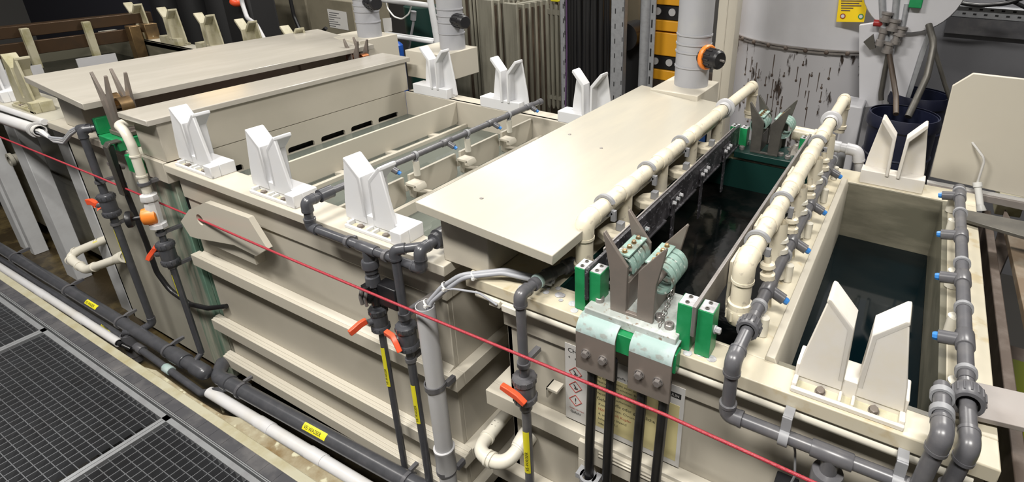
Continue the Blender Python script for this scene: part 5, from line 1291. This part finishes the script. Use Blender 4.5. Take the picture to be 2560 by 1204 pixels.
# white drum machine
t = thing('drum_machine', 'big white enamelled drum machine with dark drips and a riveted ring', 'machine', (-0.60, 4.16, 0.2))
cx, cy, R_ = -0.60, 4.16, 0.60
m = MB(); m.lathe([(R_, 1.03), (R_, 2.2)], (cx, cy, 0), (0, 0, 1), 64); part(m, 'upper_shell', 'enamel', t)
m = MB(); m.lathe([(R_ * .99, -0.2), (R_ * .99, 1.01)], (cx, cy, 0), (0, 0, 1), 64); part(m, 'lower_shell', 'enamel_drips', t)
m = MB(); m.lathe([(R_, 1.005), (R_ + .014, 1.008), (R_ + .014, 1.018), (R_ + .006, 1.020), (R_ + .014, 1.024), (R_ + .014, 1.032), (R_, 1.034)], (cx, cy, 0), (0, 0, 1), 64); rg_ = part(m, 'clamp_ring', 'steel_light', t)
for k in range(9):
    aa = -PI / 2 - 0.75 + k * 0.19; m = MB(); m.sphere((cx + (R_ + .012) * math.cos(aa), cy + (R_ + .012) * math.sin(aa), 1.018), .014, 8); part(m, 'rivet', 'rust', rg_)
m = MB(); m.hull([U(x, y, 'y', 3.50) for x, y in ((2150, 262), (2150, 60), (2215, 50), (2322, 72), (2300, 130), (2262, 252), (2140, 268))], .04); part(m, 'side_panel', 'enamel', t, .004)
m = MB(); m.hull([U(x, y, 'y', 3.49) for x, y in ((2320, 72), (2330, 82), (2272, 255), (2262, 252), (2300, 130))], .05); part(m, 'panel_flange', 'galv', t, .002)
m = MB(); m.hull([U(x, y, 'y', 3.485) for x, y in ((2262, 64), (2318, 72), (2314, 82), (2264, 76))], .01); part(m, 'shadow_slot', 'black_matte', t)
q = U(2285, -38, 'y', 3.42); m = MB(); m.lathe([(0, 0), (.235, 0), (.24, .01), (.24, .03), (0, .03)], q, (0, 1, 0), 40); part(m, 'round_lid', 'enamel', t)
# drips painted as thin crust streaks on lower shell
m = MB(); random.seed(21)
for k in range(46):
    aa = -PI / 2 + random.uniform(-.75, .35); z0 = random.uniform(.60, .97); L = random.uniform(.02, .13); rr_ = R_ * .99
    p = lambda z: Vector((cx + rr_ * math.cos(aa), cy + rr_ * math.sin(aa), z))
    m.tube([p(z0), p(z0 - L)], [.0035, .0015], 5)
    if random.random() < .6: m.sphere(p(z0 - L), .008, 6)
o = part(m, 'dark_drips', 'rust', t); o['kind'] = 'stuff'
# yellow warning sign
t2 = thing('warning_notice', 'yellow notice sheet with two round symbols stuck on the white drum', 'sign', tuple(U(2125, 55, 'y', 3.53)))
q = [U(x, y, 'y', 3.535) for x, y in ((2099, -12), (2173, -12), (2160, 55), (2091, 54))]
m = MB(); m.hull(q, .006); part(m, 'sheet', 'yellow_sign', t2)
m = MB()
for k in range(5):
    a = U(2103, 2 + 6 * k, 'y', 3.528); b = U(2103 + [52, 45, 50, 30, 22][k], 2 + 6 * k + .6, 'y', 3.528); m.tube([a, b], .0035, 4)
part(m, 'text_lines', 'wood_plank', t2)
for (u, v, mm) in ((2107, 40, 'red_part'), (2152, 41, 'green_pe')):
    m = MB(); c = U(u, v, 'y', 3.527); m.lathe([(.010, 0), (.014, 0), (.014, .003), (.010, .003)], c, (0, -1, 0), 18); m.lathe([(0, 0), (.010, 0), (.010, .001), (0, .001)], c, (0, -1, 0), 18, 1); part(m, 'round_symbol', [mm, 'paper'], t2)
# valve cluster on the drum
t = thing('valve_cluster', 'cluster of dirty metal fittings with a red knob, right of the drum', 'valve assembly', tuple(U(2230, 130, 'y', 3.42)))
def px(*L, y=3.42): return [U(u, v, 'y', y) for u, v in L]
m = MB(); m.tube(px((2205, -20), (2208, 60), (2218, 120)), .018, 10); m.tube(px((2243, -20), (2236, 60), (2226, 135)), .018, 10); m.tube(px((2268, 10), (2258, 62), (2240, 90)), .014, 10); part(m, 'riser_pipe', 'galv', t)
for (u, v, r_, h_) in ((2215, 42, .03, .05), (2232, 62, .032, .06), (2202, 92, .024, .09), (2252, 78, .028, .05), (2220, 118, .03, .06), (2240, 95, .026, .06)):
    m = MB(); c = U(u, v, 'y', 3.40); m.lathe([(0, 0), (r_, 0), (r_, h_ * .3), (r_ * .75, h_ * .35), (r_ * .75, h_ * .7), (r_, h_ * .75), (r_, h_), (0, h_)], c - Vector((0, 0, h_ / 2)), (0.1, 0, 1), 10); part(m, 'fitting', 'steel_light', t)
m = MB(); a, b = px((2184, 57), (2208, 59)); m.tube([a, b], .018, 14); part(m, 'red_knob', 'red_part', t, .0)
m = MB(); m.hull(px((2160, 103), (2184, 84), (2190, 118), (2176, 122)), .03); part(m, 'dark_bracket', 'steel_dark', t)
m = MB(); c = U(2290, 5, 'y', 3.38); m.box(c.x - .03, c.x + .03, 3.38, 3.41, c.z - .03, c.z + .05); part(m, 'green_tag', 'green_pe', t, .004)
for i, (pts, r_, lb) in enumerate(((((2222, 130), (2212, 180), (2202, 235), (2203, 250)), .014, 'thin dirty hose hanging straight from the fittings beside the drum'), (((2222, 130), (2232, 190), (2240, 240), (2240, 285)), .014, 'brown hose hanging from the fittings into the front blue barrel'),
        (((2322, 62), (2335, 110), (2318, 190), (2290, 250), (2270, 292)), .017, 'thick grey hose curving from the panel corner into the front blue barrel'), (((2322, 62), (2338, 130), (2362, 210), (2380, 262)), .011, 'dark hose hanging to the right in front of the grey wall'))):
    m = MB(); m.tube([U(u, v, 'y', 3.40 - .28 * (k / (len(pts) - 1)) if i in (1, 2) else 3.42) for k, (u, v) in enumerate(pts)], r_, 12, fil=.15)
    single(m, 'drain_hose', 'steel_dark' if i != 1 else 'wood_dark', lb, 'hose', group='hoses beside the drum')
# drum foot / grey pillar
m = MB(); a = U(2092, 350, 'y', 3.3); b = U(2142, 350, 'y', 3.3); m.box(a.x, b.x, 3.3, 3.5, -0.75, 0.80); single(m, 'grey_pillar', 'enamel', 'grey pillar under the drum, behind the end of the second cream pipe', 'pillar', bevel=.01)
m = MB(); q = U(2100, 405, 'y', 2.78); m.lathe([(0, 0), (.020, 0), (.020, .16), (0, .16)], q - Vector((0, 0, .1)), (0, 0, 1), 14); m.cyl((q.x, q.y, -.75), q - Vector((0, 0, .1)), .018, 14); m.lathe([(.021, .02), (.024, .02), (.024, .05), (.021, .05)], q - Vector((0, 0, .1)), (0, 0, 1), 14, 1)
single(m, 'grey_stub_pipe', ['clamp_grey', 'orange_red'], 'short grey stub pipe with an orange-red ring behind the grey elbow', 'pipe stub')
# grey crossing pipe with elbow at back
t = thing('grey_elbow_pipe', 'pale grey pipe with elbow bending down behind the second cream pipe', 'pipe', (-0.1, 2.62, 0.72))
m = MB(); m.tube([U(2072, 362, 'y', 2.66), U(2108, 369, 'y', 2.66), U(2145, 377, 'y', 2.66), U(2149, 432, 'y', 2.66)], .021, 18, fil=.04); part(m, 'pipe', 'conduit', t)
m = MB(); elbow(m, U(2072, 362, 'y', 2.66), U(2145, 377, 'y', 2.66), U(2149, 432, 'y', 2.66), .021, 1.25, .045); part(m, 'elbow', 'conduit', t)
m = MB(); sock(m, U(2088, 365, 'y', 2.66), (1, 0, -.03), .021, .025); part(m, 'socket', 'conduit', t)
m = MB(); m.tube([(-0.45, 2.68, 0.80), (-0.34, 2.70, 0.79)], .033, 20); m.lathe([(.033, 0), (.037, .002), (.037, .02), (.033, .022)], (-0.355, 2.697, .792), (1, .1, 0), 20); single(m, 'cream_stub_pipe', 'pipe_cream', 'short thick cream pipe lying behind the dark fork contact', 'pipe')
# crumpled film
random.seed(9); m = MB(); G = 14; vs = []
for j in range(G + 1):
    for i in range(G + 1):
        x = -0.45 + 0.12 * i / G; y = 2.50 + 0.18 * j / G
        vs.append((x + random.uniform(-.004, .004), y, 0.722 + 0.045 * math.sin(PI * i / G) * math.sin(PI * j / G) + random.uniform(0, .022)))
m.add(vs, [(j * (G + 1) + i, j * (G + 1) + i + 1, (j + 1) * (G + 1) + i + 1, (j + 1) * (G + 1) + i) for j in range(G) for i in range(G)])
single(m, 'crumpled_film', 'film_clear', 'crumpled clear plastic film lying behind the dark fork contact', 'plastic film')
# blue drums
def barrel(label, x, y, zt, r_, sign=False):
    t = thing('plastic_barrel', label, 'barrel', (x, y, -0.75), 'dark blue plastic barrels')
    h = zt + .75
    m = MB(); m.lathe([(0, 0), (r_ * .85, 0), (r_ * .93, h * .5), (r_ * .97, h - .03), (r_ * .97, h), (r_ * .93, h), (r_ * .93, h - .35), (0, h - .35)], (x, y, -0.75), (0, 0, 1), 40); part(m, 'body', 'blue_drum', t)
    m = MB(); m.lathe([(r_ * .97, 0), (r_ * 1.04, .004), (r_ * 1.05, .03), (r_ * 1.0, .06), (r_ * .97, .06)], (x, y, zt - .052), (0, 0, 1), 40)
    m.lathe([(r_ * .96, 0), (r_ * 1.0, .006), (r_ * .96, .012)], (x, y, zt - .20), (0, 0, 1), 40); part(m, 'rim_band', 'blue_drum', t)
    if sign:
        m = MB(); vs = []
        for k in range(9):
            a = -PI / 2 - .42 + k * .105
            vs += [(x + r_ * 1.0 * math.cos(a), y + r_ * 1.0 * math.sin(a), zt - .50), (x + r_ * 1.0 * math.cos(a), y + r_ * 1.0 * math.sin(a), zt - .23)]
        m.add(vs, [(2 * k, 2 * k + 2, 2 * k + 3, 2 * k + 1) for k in range(8)])
        m.text('ch', (x - .02, y - r_ * 1.012, zt - .33), (1, 0, 0), (0, 0, 1), .075, 1)
        part(m, 'label_sheet', ['paper', 'ink'], t)
barrel('dark blue plastic barrel with white label, directly behind the warm white back guide', -0.005, 3.06, 0.855, 0.158, True)
barrel('dark blue plastic barrel farther back beside the drum panel', 0.045, 3.50, 0.86, 0.15)
# grey rear wall with perforated rail
m = MB(); m.box(-0.15, 3.2, 4.80, 4.85, -0.75, 2.4); single(m, 'grey_wall_panel', 'grey_panel', 'smooth grey wall panel behind the barrels at upper right', 'panel')
t = thing('perforated_rail', 'grey perforated cable rail along the wall at the top right', 'rail', (1.0, 4.45, 1.1))
m = MB(); m.box(0.12, 3.0, 4.76, 4.80, 1.129, 1.209); m.box(.12, 3.0, 4.70, 4.76, 1.204, 1.209); part(m, 'rail', 'galv', t, .002)
m = MB()
for i in range(30):
    for z in (1.148, 1.180): m.box(.20 + i * .064 + (.03 if z > 1.17 else 0), .22 + i * .064 + (.03 if z > 1.17 else 0), 4.757, 4.761, z, z + .011)
part(m, 'holes', 'black_matte', t)
m = MB(); m.box(0.12, 3.0, 4.74, 4.80, 1.017, 1.127); single(m, 'shadow_recess', 'pvc_mid', 'dark grey strip standing in for the shaded recess below the perforated rail', 'trunking')  # dark strip stands in for the shade under the rail
m = MB(); m.tube([U(2380, 5, 'y', 4.3), U(2450, 14, 'y', 4.3), U(2520, 8, 'y', 4.3), U(2570, -10, 'y', 4.3)], .014, 10, fil=.2); m.tube([U(2500, -12, 'y', 4.32), U(2570, 22, 'y', 4.32)], .012, 8); single(m, 'wall_cable', 'rubber_black', 'dark cables lying on the perforated rail', 'cable')
# beige board at right
P4 = [U(x, y, 'y', 2.76) for x, y in ((2325, 438), (2381, 212), (2433, 181), (2620, 202), (2620, 502))]
t = thing('splash_board', 'large beige plastic splash board with clipped corner at the right edge', 'board', tuple(P4[0]))
m = MB(); m.hull(P4, .02); part(m, 'board', 'pp_light', t, .003)
m = MB(); m.hull([U(x, y, 'y', 2.755) for x, y in ((2318, 450), (2620, 508), (2620, 528), (2316, 463))], .05); part(m, 'lower_frame', 'brushed_bar', t, .002)
m = MB(); m.hull([U(x, y, 'y', 2.750) for x, y in ((2318, 449), (2620, 506), (2620, 509), (2318, 452))], .03); part(m, 'bright_edge', 'paper', t)
m = MB()
for (u, v) in ((2473, 254), (2530, 261), (2458, 300), (2515, 308), (2548, 218), (2548, 370)): m.sphere(U(u, v, 'y', 2.757), .0035, 6)
part(m, 'specks', 'wood_dark', t)
t = thing('wire_stirrer', 'bent wire in a short white tube hanging in front of the beige splash board', 'tool', tuple(U(2447, 520, 'y', 2.70)))
m = MB(); m.tube([U(2430, 355, 'y', 2.745), U(2440, 368, 'y', 2.72), U(2458, 392, 'y', 2.70), U(2460, 405, 'y', 2.70), U(2444, 455, 'y', 2.70)], .005, 8, fil=.03); part(m, 'wire', 'paper', t)
m = MB(); a = U(2443, 455, 'y', 2.70); b = U(2452, 524, 'y', 2.66); m.tube([a, b], .014, 14); m.lathe([(.014, 0), (.018, .002), (.018, .02), (.014, .022)], a, b - a, 14); m.lathe([(.014, -.02), (.02, 0), (.02, .004), (.014, .004)], b, b - a, 14); part(m, 'sleeve', 'zip_white', t)
# flat bars resting on the right rim
m = MB(); m.hull([U(x, y, 'z', .722) for x, y in ((2368, 948), (2372, 1025), (2395, 1030), (2600, 1078), (2600, 990), (2400, 945))][::-1], -.012); single(m, 'flat_bar', 'brushed_bar', 'pale brushed flat bar crossing the right rim near the big union nut', 'flat bar', bevel=.001)
m = MB(); m.hull([U(x, y, 'z', .722) for x, y in ((2400, 521), (2402, 545), (2600, 602), (2600, 560))][::-1], -.012); single(m, 'flat_bar', 'steel_dark', 'dark flat bar crossing the right rim below the splash board', 'flat bar', bevel=.001)
# right edge: neighbouring line
m = MB(); m.box(0.372, 0.402, 0.9, 2.7, 0.45, 0.60); single(m, 'edge_beam', 'rust', 'rough dark beam running beside the right rim of the plating tank', 'beam', bevel=.003)
m = MB(); m.box(0.34, 2.0, 0.9, 2.8, -0.75, -0.62); single(m, 'side_pit_floor', 'dark_floor', 'dark pit floor right of the plating tank', 'floor')
m = MB(); m.box(0.408, 1.0, 0.85, 2.2, -0.598, 0.298); single(m, 'neighbour_tank', 'rust', 'dark tank body holding the yellow-green liquid at the right edge', 'tank')
m = MB(); m.box(0.41, 0.9, 0.9, 2.1, 0.30, 0.31); single(m, 'lime_bath', 'bath_lime', 'yellow-green liquid at the right photo edge', 'liquid')
m = MB(); m.hull([U(x, y, 'z', .60) for x, y in ((2504, 560), (2620, 590), (2620, 1000), (2560, 830))][::-1], -.03); single(m, 'wooden_plank', 'wood_plank', 'worn brown wooden plank at the right edge under the dark flat bar', 'plank', bevel=.002)
m = MB(); m.hull([U(x, y, 'z', .45) for x, y in ((2500, 560), (2530, 620), (2470, 760), (2440, 760))][::-1], -.08); single(m, 'dark_box_tank', 'rust', 'dark stained trough between the right rim and the wooden plank', 'trough')
m = MB(); m.hull([U(x, y, 'z', .50) for x, y in ((2480, 505), (2545, 520), (2550, 545), (2485, 535))][::-1], -.10); single(m, 'pale_lid_block', 'guide_old', 'pale greenish block under the splash board at the right edge', 'block', bevel=.004)
# ------------------------------------------------------------------ light
w = bpy.data.worlds.new('hall'); scene.world = w; w.use_nodes = True
w.node_tree.nodes['Background'].inputs['Color'].default_value = (0.55, 0.57, 0.62, 1)
w.node_tree.nodes['Background'].inputs['Strength'].default_value = 0.0
def lamp(name, loc, rot, sx, sy, power, col=(1, 0.965, 0.91)):
    l = bpy.data.lights.new(name, 'AREA'); l.shape = 'RECTANGLE'; l.size = sx; l.size_y = sy; l.energy = power; l.color = col
    o = bpy.data.objects.new(name, l); COL.objects.link(o); o.location = loc; o.rotation_euler = rot; return o
for i, (x, y, p) in enumerate([(-5.6, 0.2, 55), (-2.6, -0.6, 150), (0.3, -0.6, 160), (-5.2, 4.4, 60), (-2.2, 4.2, 85), (0.6, 4.2, 110)]):
    lamp('ceiling_light', (x, y, 4.3), (0, 0, 0), 1.5, 0.5, p)
lamp('ceiling_light', (-4.3, 5.9, 3.6), (0, 0, 0), 2.0, 0.25, 40)
lamp('wall_light', (-11.9, 6.1, 2.9), (0, -PI / 2 * -1, 0), 0.30, 0.9, 60, (1.0, 0.62, 0.16))
vs_ = scene.view_settings
scene.view_settings.view_transform = 'Standard'; vs_.look = 'None'; vs_.gamma = 1.0; vs_.use_curve_mapping = False
vs_.exposure = 0.5
scene.cycles.max_bounces = 8; scene.cycles.transparent_max_bounces = 12
scene.cycles.use_denoising = True
